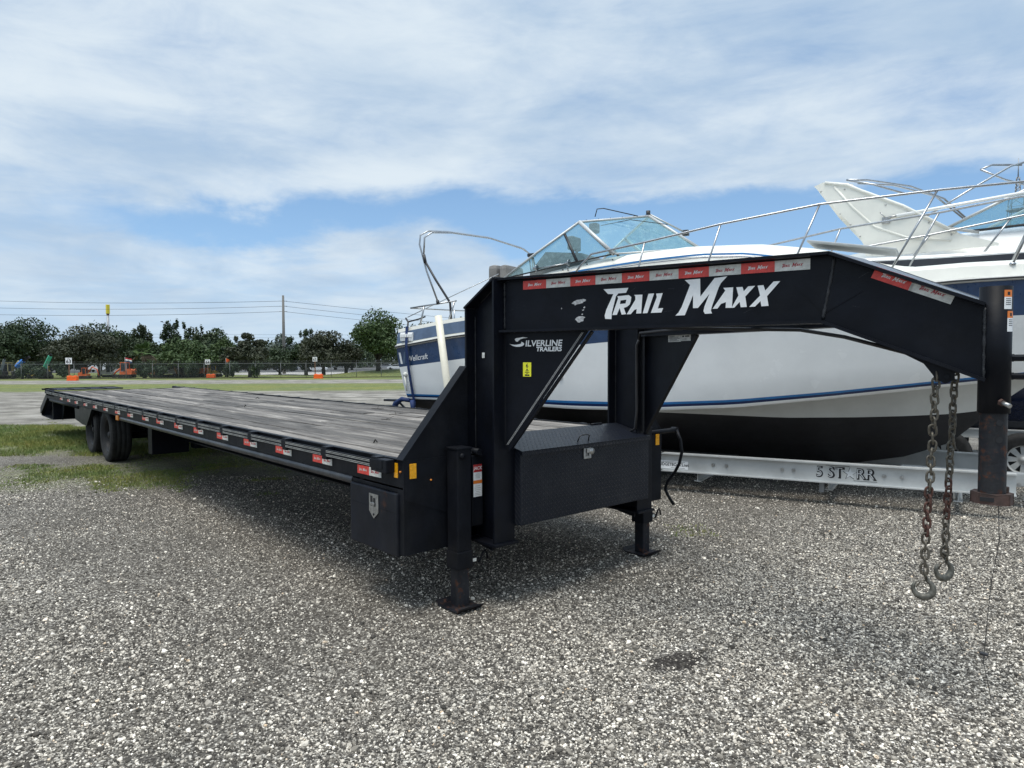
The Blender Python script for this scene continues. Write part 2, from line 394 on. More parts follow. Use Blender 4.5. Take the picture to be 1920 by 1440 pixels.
def ground_mat():
    m = bpy.data.materials.new('gravel_and_grass'); m.use_nodes = True; t = NT(m.node_tree); b = m.node_tree.nodes['Principled BSDF']
    co = t.new('ShaderNodeTexCoord').outputs['Object']
    rel = t.vmath('SUBTRACT', co, (CAM.x, CAM.y, 0))
    s = t.vmath('DOT_PRODUCT', rel, tuple(Fh)); l = t.vmath('DOT_PRODUCT', rel, tuple(Rh))
    wob = t.math('SUBTRACT', t.noise(co, .16, 6, .6), .5)
    wob2 = t.math('SUBTRACT', t.noise(co, .9, 8, .72), .5)
    # gravel
    v1 = t.vor(co, 62, 'Color'); v2 = t.vor(co, 120, 'Color'); vd = t.vor(co, 62, 'Distance')
    sp1 = t.new('ShaderNodeSeparateXYZ'); t.l.new(v1, sp1.inputs[0]); sp2 = t.new('ShaderNodeSeparateXYZ'); t.l.new(v2, sp2.inputs[0])
    k = t.math('ADD', t.math('MULTIPLY', sp1.outputs[0], .6), t.math('MULTIPLY', sp2.outputs[0], .4))
    grav = t.ramp(k, [(.12, (.022, .021, .021)), (.38, (.085, .082, .08)), (.55, (.21, .205, .195)), (.72, (.44, .43, .41)), (.9, (.74, .73, .70))])
    edge = t.smooth(vd, .38, .62)
    grav = t.mix(t.math('MULTIPLY', edge, .7), grav, (.03, .028, .027))
    big = t.smooth(t.noise(co, .55, 7, .62), .32, .68); warm = (1.42, 1.35, 1.23)
    grav = t.mix(1.0, grav, warm, 'MULTIPLY')
    grav = t.mix(1.0, grav, t.ramp(big, [(0, .66), (1, 1.12)]), 'MULTIPLY')
    brn = t.smooth(t.noise(co, 1.3, 8, .7), .56, .74)
    grav = t.mix(t.math('MULTIPLY', brn, .6), grav, (.15, .125, .095))
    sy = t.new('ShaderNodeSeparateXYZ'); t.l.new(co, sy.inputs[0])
    dirt_shade = t.math('MULTIPLY', t.smooth(t.math('ADD', sy.outputs[1], t.math('MULTIPLY', wob2, 3.0)), -4.3, -2.1), t.math('SUBTRACT', 1.0, t.smooth(t.math('ADD', sy.outputs[0], t.math('MULTIPLY', wob2, 2.6)), -.1, 1.6)))  # brown dirt by the trailer, widened to paint its shade into the ground
    grav = t.mix(t.math('MULTIPLY', dirt_shade, .55), grav, (.075, .064, .050))
    # far gravel reads as pale dusty stone with tracks along the rows
    tr = t.noise(t.scale(co, (1, 1, 1)), .8, 6, .7)
    far = t.mix(t.smooth(tr, .35, .65), (.14, .128, .11), (.36, .335, .295))
    cmb = t.new('ShaderNodeCombineXYZ'); t.l.new(t.math('MULTIPLY', s, .8), cmb.inputs[0]); t.l.new(t.math('MULTIPLY', l, .06), cmb.inputs[1])
    rows = t.smooth(t.noise(cmb.outputs[0], 1.0, 7, .7), .40, .62)
    far = t.mix(t.math('MULTIPLY', rows, .5), far, (.11, .10, .075))
    far = t.mix(t.math('MULTIPLY', t.smooth(t.noise(co, .5, 8, .75), .58, .70), .6), far, (.075, .08, .04))
    grav = t.mix(t.smooth(s, 9, 20), grav, far)
    # grass colour
    gn = t.noise(co, 2.2, 8, .75); gn2 = t.noise(co, .22, 5, .6)
    gr = t.ramp(gn, [(.25, (.05, .072, .022)), (.5, (.12, .15, .048)), (.75, (.23, .225, .10))])
    gr = t.mix(t.smooth(gn2, .35, .7), gr, t.mix(1.0, gr, (1.35, 1.15, .95), 'MULTIPLY'))
    # strips of grass across the lot
    sw = t.math('ADD', s, t.math('MULTIPLY', wob, 7.0)); sw = t.math('ADD', sw, t.math('MULTIPLY', wob2, 4.0))
    def band(v, a, b_, soft): return t.math('MULTIPLY', t.smooth(v, a-soft, a+soft), t.math('SUBTRACT', 1.0, t.smooth(v, b_-soft, b_+soft)))
    g = t.math('MAXIMUM', band(sw, 42, 60, 2.0), t.smooth(sw, 75, 79))
    sl = t.math('ADD', s, t.math('MULTIPLY', wob2, 2.2)); ll = t.math('ADD', l, t.math('MULTIPLY', wob2, 2.5))
    lf = t.math('SUBTRACT', 1.0, t.smooth(ll, -6.3, -4.9))
    g = t.math('MAXIMUM', g, t.math('MULTIPLY', band(sl, 12.0, 17.0, .6), lf))
    g = t.math('MAXIMUM', g, t.math('MULTIPLY', t.math('MULTIPLY', band(sl, 8.6, 10.4, .5), band(ll, -7.2, -4.4, .7)), .6))
    # thin weeds under the rear of the trailer
    g = t.math('MAXIMUM', g, t.math('MULTIPLY', t.math('MULTIPLY', band(sl, 9.6, 14.0, .8), band(ll, -6.4, -2.8, .8)), .55))
    spk = t.math('MULTIPLY', t.smooth(t.noise(co, 14, 5, .8), .34, .58), t.smooth(t.noise(co, 1.1, 7, .72), .30, .46))
    g = t.math('MULTIPLY', g, t.math('MAXIMUM', spk, t.smooth(s, 22, 38)))
    tuft = t.math('MULTIPLY', t.smooth(t.noise(co, 2.0, 6, .7), .70, .78), .5)
    g = t.math('MAXIMUM', g, t.math('MULTIPLY', tuft, t.smooth(s, 6, 12)))
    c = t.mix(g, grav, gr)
    # pale concrete yard road beyond the fence, asphalt of the car lot
    c = t.mix(t.math('MULTIPLY', band(t.math('ADD', s, t.math('MULTIPLY', l, .12)), 112, 135, 1), t.smooth(l, -60, -48)), c, (.40, .38, .35))
    c = t.mix(t.smooth(s, 138, 141), c, (.10, .10, .10))
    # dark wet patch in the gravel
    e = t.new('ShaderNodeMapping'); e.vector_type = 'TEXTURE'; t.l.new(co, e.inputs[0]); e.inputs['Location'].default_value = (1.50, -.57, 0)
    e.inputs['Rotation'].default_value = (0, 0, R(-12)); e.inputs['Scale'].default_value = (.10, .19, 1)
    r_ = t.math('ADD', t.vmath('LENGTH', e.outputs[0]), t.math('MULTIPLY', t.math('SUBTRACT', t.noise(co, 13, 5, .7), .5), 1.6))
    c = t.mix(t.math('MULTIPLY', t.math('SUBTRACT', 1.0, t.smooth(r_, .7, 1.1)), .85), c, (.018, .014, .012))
    t.l.new(c, b.inputs['Base Color']); b.inputs['Roughness'].default_value = .9; b.inputs['Specular IOR Level'].default_value = .25
    bp = t.new('ShaderNodeBump'); bp.inputs['Strength'].default_value = .8; bp.inputs['Distance'].default_value = .012
    hh = t.math('SUBTRACT', t.math('MULTIPLY', sp1.outputs[1], .4), vd)
    t.l.new(hh, bp.inputs['Height']); t.l.new(bp.outputs[0], b.inputs['Normal']); return m
def build_ground():
    ss = list(np.concatenate([np.arange(-60, 12, 6), np.arange(12, 80, 4), np.arange(80, 130, 1.6), np.geomspace(130, 2500, 16)]))
    rows = []
    for s in ss:
        half = max(60, abs(s)*1.5)
        ls = np.linspace(-half, half, 90)
        row = []
        for l in ls:
            p = CAM+Fh*float(s)+Rh*float(l); row.append((p.x, p.y, gz(p.x, p.y)))
        rows.append(row)
    mb = MB().grid(rows)
    mb.f = [tuple(reversed(f)) for f in mb.f]
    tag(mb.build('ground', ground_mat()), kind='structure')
build_ground()

STONE = None
def stone_mat():
    m = bpy.data.materials.new('loose_stone'); m.use_nodes = True; t = NT(m.node_tree); b = m.node_tree.nodes['Principled BSDF']
    rnd = t.new('ShaderNodeObjectInfo').outputs['Random']
    co = t.new('ShaderNodeTexCoord').outputs['Object']
    c = t.ramp(rnd, [(0, (.032, .031, .029)), (.28, (.075, .070, .064)), (.5, (.16, .152, .138)), (.74, (.34, .325, .30)), (.92, (.58, .56, .52)), (.985, (.80, .78, .74)), (1, (.50, .39, .28))])
    c = t.mix(.35, c, t.ramp(t.noise(co, 3, 4), [(.3, .6), (.7, 1.2)]), 'MULTIPLY')
    c = t.mix(1.0, c, (1.34, 1.27, 1.16), 'MULTIPLY')
    t.l.new(c, b.inputs['Base Color']); b.inputs['Roughness'].default_value = .85; b.inputs['Specular IOR Level'].default_value = .3; return m
def build_gravel():
    g = np.random.default_rng(3)
    N = 500000
    s = np.sqrt(g.uniform(2.3**2, 9.5**2, int(N*2.2)))
    keep = g.uniform(0, 1, s.size) < np.clip((3.6/s)**1.25, .12, 1); s = s[keep][:N]
    l = g.uniform(-.80, .80, s.size)*s
    x = CAM.x+Fh.x*s+Rh.x*l; y = CAM.y+Fh.y*s+Rh.y*l
    # a few bare wet spots
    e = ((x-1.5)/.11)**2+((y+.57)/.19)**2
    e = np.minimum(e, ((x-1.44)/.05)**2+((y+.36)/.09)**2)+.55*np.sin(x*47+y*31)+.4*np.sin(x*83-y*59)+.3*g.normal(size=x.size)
    wv = np.sin(x*2.1+y*1.3)+np.sin(x*.9-y*2.7+1)+.6*np.sin(x*5.1+y*4.3)+.5*np.sin(x*9.3-y*7.7)
    dirt_or_shade = (y > -3.2+.35*wv+.5*g.normal(size=x.size)) & (x < .8+.3*wv+.4*g.normal(size=x.size))  # fewer stones over the brown dirt and painted shade beside the trailer
    ok = ((e > 1) | (g.uniform(0, 1, s.size) < .10)) & (g.uniform(0, 1, s.size) < .62+.38*np.clip(wv+.6, 0, 1)) & (~dirt_or_shade | (g.uniform(0, 1, s.size) < .45)); x, y, s = x[ok], y[ok], s[ok]
    n = x.size
    sc = np.exp(g.normal(math.log(.0035), .42, n)); sc = np.where(g.uniform(0, 1, n) < .004, sc*2.3, sc); sc = np.clip(sc, .002, .016)
    z = sc*.25
    me = bpy.data.meshes.new('gravel'); me.vertices.add(n)
    me.vertices.foreach_set('co', np.stack([x, y, z], 1).astype(np.float32).ravel())
    a = me.attributes.new('sc', 'FLOAT_VECTOR', 'POINT'); f = sc[:, None]*g.uniform(.7, 1.3, (n, 3)); f[:, 2] *= .75
    a.data.foreach_set('vector', f.astype(np.float32).ravel())
    r = me.attributes.new('rt', 'FLOAT_VECTOR', 'POINT'); rr = np.stack([g.uniform(-.6, .6, n), g.uniform(-.6, .6, n), g.uniform(0, 6.28, n)], 1)
    r.data.foreach_set('vector', rr.astype(np.float32).ravel())
    o = bpy.data.objects.new('gravel', me); COL.objects.link(o)
    tag(o, 'loose grey and white gravel stones covering the lot in front of the trailer', 'gravel', kind='stuff')
    ng = bpy.data.node_groups.new('gravel_stones', 'GeometryNodeTree')
    ng.interface.new_socket('Geometry', in_out='INPUT', socket_type='NodeSocketGeometry')
    ng.interface.new_socket('Geometry', in_out='OUTPUT', socket_type='NodeSocketGeometry')
    nd, ln = ng.nodes, ng.links
    gi = nd.new('NodeGroupInput'); go = nd.new('NodeGroupOutput')
    ico = nd.new('GeometryNodeMeshIcoSphere'); ico.inputs['Radius'].default_value = 1; ico.inputs['Subdivisions'].default_value = 2
    sp = nd.new('GeometryNodeSetPosition'); nz = nd.new('ShaderNodeTexNoise'); nz.inputs['Scale'].default_value = .9
    sb = nd.new('ShaderNodeVectorMath'); sb.operation = 'SUBTRACT'; sb.inputs[1].default_value = (.5, .5, .5)
    ml = nd.new('ShaderNodeVectorMath'); ml.operation = 'SCALE'; ml.inputs['Scale'].default_value = 1.5
    ln.new(nz.outputs['Color'], sb.inputs[0]); ln.new(sb.outputs[0], ml.inputs[0]); ln.new(ml.outputs[0], sp.inputs['Offset'])
    ln.new(ico.outputs['Mesh'], sp.inputs['Geometry'])
    sm = nd.new('GeometryNodeSetMaterial'); sm.inputs['Material'].default_value = stone_mat(); ln.new(sp.outputs[0], sm.inputs['Geometry'])
    ip = nd.new('GeometryNodeInstanceOnPoints'); ln.new(gi.outputs[0], ip.inputs['Points']); ln.new(sm.outputs[0], ip.inputs['Instance'])
    for nm, sock in (('sc', 'Scale'), ('rt', 'Rotation')):
        na = nd.new('GeometryNodeInputNamedAttribute'); na.data_type = 'FLOAT_VECTOR'; na.inputs['Name'].default_value = nm
        ln.new(na.outputs[0], ip.inputs[sock])
    ln.new(ip.outputs[0], go.inputs[0])
    md = o.modifiers.new('stones', 'NODES'); md.node_group = ng
build_gravel()

def blade_mat():
    m = bpy.data.materials.new('grass_blade'); m.use_nodes = True; t = NT(m.node_tree); b = m.node_tree.nodes['Principled BSDF']
    co = t.new('ShaderNodeTexCoord').outputs['Object']
    n = t.noise(co, 9, 6, .8); n2 = t.noise(co, .7, 5, .6)
    c = t.ramp(n, [(.28, (.05, .095, .018)), (.5, (.12, .18, .042)), (.68, (.23, .23, .085)), (.8, (.34, .29, .16))])
    c = t.mix(t.smooth(n2, .35, .65), c, t.mix(1.0, c, (1.5, 1.15, .9), 'MULTIPLY'))
    t.l.new(c, b.inputs['Base Color']); b.inputs['Roughness'].default_value = .7; return m
def build_grass():
    g = np.random.default_rng(11)
    P = []; H = []
    def patch(n, s0, s1, l0, l1, h, clump=.5):
        s = g.uniform(s0, s1, n); l = g.uniform(l0, l1, n)
        w = np.sin(s*3.1+l*1.7)+np.sin(s*1.3-l*4.1+1)+np.sin(l*7.3+s*5.2)*.7+np.sin(l*13-s*11)*.5
        ed = np.minimum(np.minimum(s-s0, s1-s), np.minimum(l-l0, l1-l))
        k = (w+g.normal(0, .6, n)) > (-.3+clump*1.0-np.clip(ed, 0, 1)*1.4)
        P.append(np.stack([s[k], l[k]], 1)); H.append(np.full(k.sum(), h)*g.uniform(.5, 1.3, k.sum()))
    patch(110000, 11.5, 17.6, -14, -5.2, .055, .15)
    patch(24000, 8.3, 10.6, -7.6, -4.0, .030, 1.0)
    patch(16000, 9.6, 14.0, -6.2, -2.6, .030, 1.5)
    patch(260, 6.15, 6.6, 1.42, 1.85, .022, -.6)   # small tuft beside the far jack
    for _ in range(60):                     # single tufts through the gravel
        s0 = g.uniform(8, 20); l0 = g.uniform(-.72, .1)*s0
        P.append(np.stack([s0+g.normal(0, .05, 50), l0+g.normal(0, .08, 50)], 1)); H.append(np.full(50, .03))
    P = np.concatenate(P); H = np.concatenate(H); n = len(P)
    x = CAM.x+Fh.x*P[:, 0]+Rh.x*P[:, 1]; y = CAM.y+Fh.y*P[:, 0]+Rh.y*P[:, 1]; z = -.0095*np.clip(P[:, 0]-12, 0, 98)
    a = g.uniform(0, 6.28, n); wd = g.uniform(.003, .007, n); ln = g.normal(0, .45, (n, 2))*H[:, None]
    v = np.zeros((n, 3, 3)); v[:, 0] = np.stack([x-np.cos(a)*wd, y-np.sin(a)*wd, z], 1); v[:, 1] = np.stack([x+np.cos(a)*wd, y+np.sin(a)*wd, z], 1)
    v[:, 2] = np.stack([x+ln[:, 0], y+ln[:, 1], z+H], 1)
    me = bpy.data.meshes.new('grass'); me.vertices.add(n*3); me.loops.add(n*3); me.polygons.add(n)
    me.vertices.foreach_set('co', v.astype(np.float32).ravel()); me.loops.foreach_set('vertex_index', np.arange(n*3, dtype=np.int32))
    me.polygons.foreach_set('loop_start', np.arange(0, n*3, 3, dtype=np.int32)); me.polygons.foreach_set('loop_total', np.full(n, 3, dtype=np.int32))
    me.update(calc_edges=True); me.materials.append(blade_mat())
    o = bpy.data.objects.new('grass', me); COL.objects.link(o)
    tag(o, 'short patchy green grass and weeds growing through the gravel beside the trailer wheels', 'grass', kind='stuff')
build_grass()

# ------------------------------------------------------------------ lettering (flat vinyl and print)
LOGO = [
 [[(0.699, 1.999), (0.854, 1.998), (0.84, 1.971), (0.792, 1.97), (0.777, 1.953), (0.752, 1.862), (0.749, 1.825), (0.71, 1.828), (0.706, 1.847), (0.717, 1.881), (0.761, 1.968), (0.727, 1.97)]],
 [[(0.786, 1.954), (0.857, 1.957), (0.872, 1.945), (0.869, 1.922), (0.862, 1.903), (0.845, 1.891), (0.826, 1.886), (0.84, 1.85), (0.813, 1.848), (0.8, 1.886), (0.783, 1.848), (0.755, 1.848), (0.791, 1.942)], [(0.806, 1.929), (0.842, 1.932), (0.837, 1.911), (0.802, 1.909)]],
 [[(0.889, 1.956), (0.939, 1.955), (0.932, 1.851), (0.902, 1.851), (0.905, 1.876), (0.891, 1.872), (0.869, 1.849), (0.844, 1.849), (0.897, 1.929), (0.896, 1.949)]],
 [[(0.975, 1.958), (1.008, 1.958), (0.969, 1.851), (0.941, 1.851)]],
 [[(1.02, 1.956), (1.058, 1.957), (1.03, 1.874), (1.061, 1.875), (1.051, 1.851), (0.989, 1.851), (1.024, 1.937)]],
 [[(1.183, 2.02), (1.267, 2.022), (1.269, 1.927), (1.344, 2.02), (1.411, 2.025), (1.378, 1.992), (1.365, 1.966), (1.331, 1.871), (1.326, 1.85), (1.332, 1.835), (1.294, 1.834), (1.286, 1.849), (1.291, 1.873), (1.318, 1.939), (1.256, 1.867), (1.229, 1.867), (1.229, 1.937), (1.184, 1.831), (1.131, 1.831), (1.148, 1.846), (1.167, 1.878), (1.212, 1.992)]],
 [[(1.391, 1.966), (1.442, 1.966), (1.436, 1.86), (1.403, 1.861), (1.405, 1.891), (1.379, 1.883), (1.361, 1.859), (1.335, 1.859), (1.401, 1.951)]],
 [[(1.458, 1.965), (1.49, 1.965), (1.496, 1.942), (1.518, 1.966), (1.553, 1.967), (1.504, 1.915), (1.512, 1.861), (1.481, 1.861), (1.476, 1.889), (1.448, 1.86), (1.434, 1.86), (1.469, 1.922)]],
 [[(1.565, 1.967), (1.594, 1.968), (1.603, 1.94), (1.643, 1.983), (1.675, 1.983), (1.612, 1.911), (1.62, 1.862), (1.585, 1.861), (1.58, 1.888), (1.553, 1.861), (1.524, 1.861), (1.578, 1.916)]]]
def logo(mb, org, eu, ev, mi=0, w=None, c=(0, 0)):
    """the two-word logo; w = overall width, c = centre"""
    for loops in LOGO:
        if w is not None:
            k = w/.976; loops = [[((p[0]-1.187)*k+c[0], (p[1]-1.915)*k+c[1]) for p in l] for l in loops]
        mb.poly(loops, org, eu, ev, mi)
X, Y, Z = Vector((1, 0, 0)), Vector((0, 1, 0)), Vector((0, 0, 1))

# ------------------------------------------------------------------ the gooseneck flatbed trailer
TR = thing('gooseneck_trailer', 'long black gooseneck flatbed trailer with grey plank deck and TRAIL MAXX lettering', 'trailer')
HW = 1.29; DZ = .968
# deck boards, lying lengthwise
plank_w = (2*HW-.05)/15
def build_deck():
    joints = [-13.1, -9.95, -6.6, -3.3, -.03]
    for i in range(15):
        y0 = -HW+.025+i*plank_w
        js = list(joints)
        for k in range(1, 4): js[k] += rng.uniform(-1.1, 1.1) if i % 2 else rng.uniform(-.3, .9)
        for k in range(4):
            mb = MB(); L = js[k+1]-js[k]-.006; w = plank_w-.011; dz = rng.uniform(-.006, .004)
            nx = 7; prof = [(-w/2, -.04), (-w/2, -.005), (-w/2+.005, 0), (0, .0015*rng.uniform(-1, 1)), (w/2-.005, 0), (w/2, -.005), (w/2, -.04)]
            rows = []
            tw = rng.uniform(-.004, .004)
            for a in range(nx):
                f = a/(nx-1); rows.append([(f*L, p[0], p[1]+tw*p[0]/w*2*(f-.5)+.001*math.sin(f*9+i)) for p in prof])
            mb.grid(rows, smooth=False)
            mb.add(rows[0], [tuple(range(7))]); mb.add(rows[-1], [tuple(reversed(range(7)))])
            mb.build('plank', WOOD, TR, loc=(js[k]+.003, y0+plank_w/2, DZ+dz))
build_deck()
def isec(mb, org, ex, ey, ez, L, H, B, tf=.014, tw=.010, mi=0):
    """an I-beam: length along ex, height along ey, flange width along ez, axis through org"""
    ex, ey, ez = Vector(ex), Vector(ey), Vector(ez)
    p = [(-B/2, -H/2), (B/2, -H/2), (B/2, -H/2+tf), (tw/2, -H/2+tf), (tw/2, H/2-tf), (B/2, H/2-tf), (B/2, H/2), (-B/2, H/2), (-B/2, H/2-tf), (-tw/2, H/2-tf), (-tw/2, -H/2+tf), (-B/2, -H/2+tf)]
    return mb.prism([(a, b) for a, b in p], org, ez, ey, ex, L, mi)
# side rails with rub rail, pockets, stickers
PX = [-.25, -.94, -1.63, -2.34, -3.04, -3.76, -4.47, -5.2, -5.87, -6.64, -7.37, -8.14, -8.92, -9.69, -10.5, -11.25, -12.05, -12.85, -13.6]
pk = MB(); pk.cbox((0, 0, 0), (.075, .062, .092), 0, .006); pk.box(-.030, .030, -.0325, -.0315, .0455, .0475); POCKET = pk.mesh('stake_pocket', [BLKD])
sk_ = MB()
sk_.box(-.155, 0, -.0012, 0, -.028, .028, 0); sk_.box(0, .155, -.0012, 0, -.028, .028, 1)
logo(sk_, (0, -.0018, 0), X, Z, 1, .105, (-.078, 0)); logo(sk_, (0, -.0018, 0), X, Z, 2, .105, (.078, 0))
STK = sk_.mesh('sticker', [REDS, SILS, REDI])
def side(sg):
    y = sg*HW
    rail = MB(); rail.box(-14.15, -.006, min(y, y-sg*.012), max(y, y-sg*.012), .80, DZ+.004)       # channel web
    rail.box(-14.15, -.006, min(y-sg*.012, y-sg*.06), max(y-sg*.012, y-sg*.06), .80, .812)
    rail.box(-14.15, -.006, min(y-sg*.026, y+sg*.010), max(y-sg*.026, y+sg*.010), DZ+.004, DZ+.012)       # top angle beside the boards
    ro = rail.build('side_rail', BLKD, TR, bevel=.002)
    rr = MB(); rr.box(-13.75, -.14, y+sg*.062 if sg > 0 else y-.072, y+sg*.072 if sg > 0 else y-.062, .911, .965)
    ru = rr.build('rub_rail', BLKD, TR, bevel=.0015)
    st = MB(); yy = y+sg*.0728
    for i in range(len(PX)-1):
        a, b = PX[i+1]+.04, PX[i]-.04
        for zc in (.956, .947, .929, .920):
            if sg < 0: st.add([(a, yy, zc-.0016), (b, yy, zc-.0016), (b, yy, zc+.0016), (a, yy, zc+.0016)], [(0, 1, 2, 3)])
    if sg < 0: st.build('pinstripe', mat('dusty_white_line', (.42, .42, .39), .6, var=.3, vscale=6), ru)
    for i, px in enumerate(PX):
        inst('stake_pocket', POCKET, TR, (px, y+sg*.036, .935))
        if sg < 0 and i < 17:
            inst('sticker', STK, TR, (px-.17+rng.uniform(-.01, .01), y-.0025, .862+rng.uniform(-.002, .002)), (0, rng.uniform(-.01, .01), 0), (1, 1, 1))
    e = MB(); e.cbox((-.16, y+sg*.036, .93), (.13, .066, .085), 0, .006); e.build('rub_rail_end', BLKD, TR)
side(-1); side(1)
# torque tube along the near side, open at its front end
p = MB(); p.tube([(-.655, -1.262, .772), (-7.62, -1.262, .772)], .034, 14, cap=False); p.tube([(-.655, -1.262, .772), (-.72, -1.262, .772)], .029, 14, cap=True)
p.build('lower_tube', mat('worn_black_tube', (.03, .033, .04), .36, var=.4, vscale=4, dust=.55, bump=.2, bscale=12), TR)
p = MB(); p.tube([(-10.6, -1.262, .772), (-13.7, -1.262, .772)], .034, 12); p.build('lower_tube', BLKD, TR)
# main beams and cross members
for sg in (-1, 1):
    m = MB(); isec(m, (-13.6, sg*.50, .62), X, Z, Y, 13.55, .36, .15); m.build('main_beam', BLK, TR)
cm = MB(); isec(cm, (0, -1.25, .865), Y, Z, X, 2.5, .10, .06, .006, .005); CMM = cm.mesh('cross_member', [BLK])
for i in range(26): inst('cross_member', CMM, TR, (-.45-i*.53, 0, 0))
# front: wings, bulkhead
for sg in (-1, 1):
    w = MB(); w.prism([(sg*1.298, .384), (sg*1.298, .970), (sg*.80, 1.545), (sg*.80, .384)] if sg > 0 else [(sg*.80, .384), (sg*.80, 1.545), (sg*1.298, .970), (sg*1.298, .384)], (0, 0, 0), Y, Z, X, .010)
    w.prism([(sg*1.296, .73), (sg*1.296, .975), (sg*.95, .975), (sg*.95, .60)], (.0102, 0, 0), Y, Z, X, .004)
    # edge strip along the slope, lying back over the deck
    a = Vector((0, sg*1.298, .970)); b = Vector((0, sg*.80, 1.545)); d = (b-a).normalized()
    nrm = Vector((0, d.z*sg, -d.y*sg)) if sg > 0 else Vector((0, -d.z, d.y))
    w.prism([(0, 0), ((b-a).length, 0), ((b-a).length, .012), (0, .012)], a+X*.012, d, nrm, -X, .075)
    w.box(-.06, 0, min(sg*1.298, sg*1.288), max(sg*1.298, sg*1.288), .384, .79)
    wo = w.build('wing_panel', BLKD, TR, bevel=.0015)
    r = MB(); r.cbox((.0175, sg*1.235, .905), (.006, .048, .093), 0, .002); r.build('reflector', AMBER, wo)
    if sg < 0:
        r = MB(); r.cbox((-.085, -1.2935, .905), (.042, .006, .093), 0, .002); r.build('reflector', AMBER, wo)
        r = MB(); r.lathe([(.0001, .022), (.005, .021), (.0065, .012)], (0, -1.10, .835), 'X', 10); r.build('marker_light', AMBERD, wo); r = MB(); r.lathe([(.0001, -1.300), (.006, -1.299), (.007, -1.29)], (-.035, 0, .90), 'Y', 10); r.build('marker_light', AMBERD, wo)
b = MB(); b.box(-.012, -.002, -.82, .82, .42, DZ+.004); b.build('bulkhead', BLK, TR)
# uprights (I-beams standing on end, webs lengthwise)
def upright(sg):
    yc = sg*.715; z0 = .42; m = MB(); H = .300; B = .17; tf = .016; tw = .012; x0 = -.018
    m.prism([(x0+.002, z0), (x0+H-.002, z0), (x0+H-.002, 2.095), (x0+.002, 1.925)], (0, yc-tw/2, 0), X, Z, Y, tw)
    m.box(x0, x0+tf, yc-B/2, yc+B/2, z0, 1.93)
    m.box(x0+H-tf, x0+H, yc-B/2, yc+B/2, z0, 2.1)
    # sloping cap
    a = Vector((x0, 0, 1.93)); bq = Vector((x0+H, 0, 2.1)); d = (bq-a).normalized(); nn = Vector((-d.z, 0, d.x))
    m.prism([(-.006, 0), ((bq-a).length+.004, 0), ((bq-a).length+.004, .013), (-.006, .013)], a+Y*(yc-B/2-.002)+nn*.001, d, nn, Y, B+.004)
    m.cbox((x0+H/2, yc, z0-.008), (H+.05, B+.03, .016), 0, .002)
    m.prism([(0, 0), (.16, 0), (.16, -.035), (0, -.012)], (x0+.10, yc-.07, z0-.016), X, Z, Y, .012)
    o = m.build('upright', BLK, TR, bevel=.002)
    for xx in (x0+tf+.004, x0+H-tf-.004):     # weld beads
        wd = MB(); wd.tube([(xx, yc-sg*0-.011 if sg < 0 else yc-.011, z) for z in np.arange(.5, 1.9, .03)], [rng.uniform(.003, .006) for _ in np.arange(.5, 1.9, .03)], 6); wd.build('weld_bead', WELD, o)
    return o
UP = [upright(-1), upright(1)]
lb = MB(); lb.box(.075, .102, -.7285, -.7275, 1.605, 1.64); lb.build('label_scrap', SILS, UP[0])
s_ = MB()
put_text(s_, text_mb('ASTI USA', .045, -.001), (.20, -.7284, 1.42), Z, -X); s_.build('mill_stamp', mat('stamp_grey', (.014, .017, .024), .6, var=.3), UP[0])['kind'] = 'stuff'
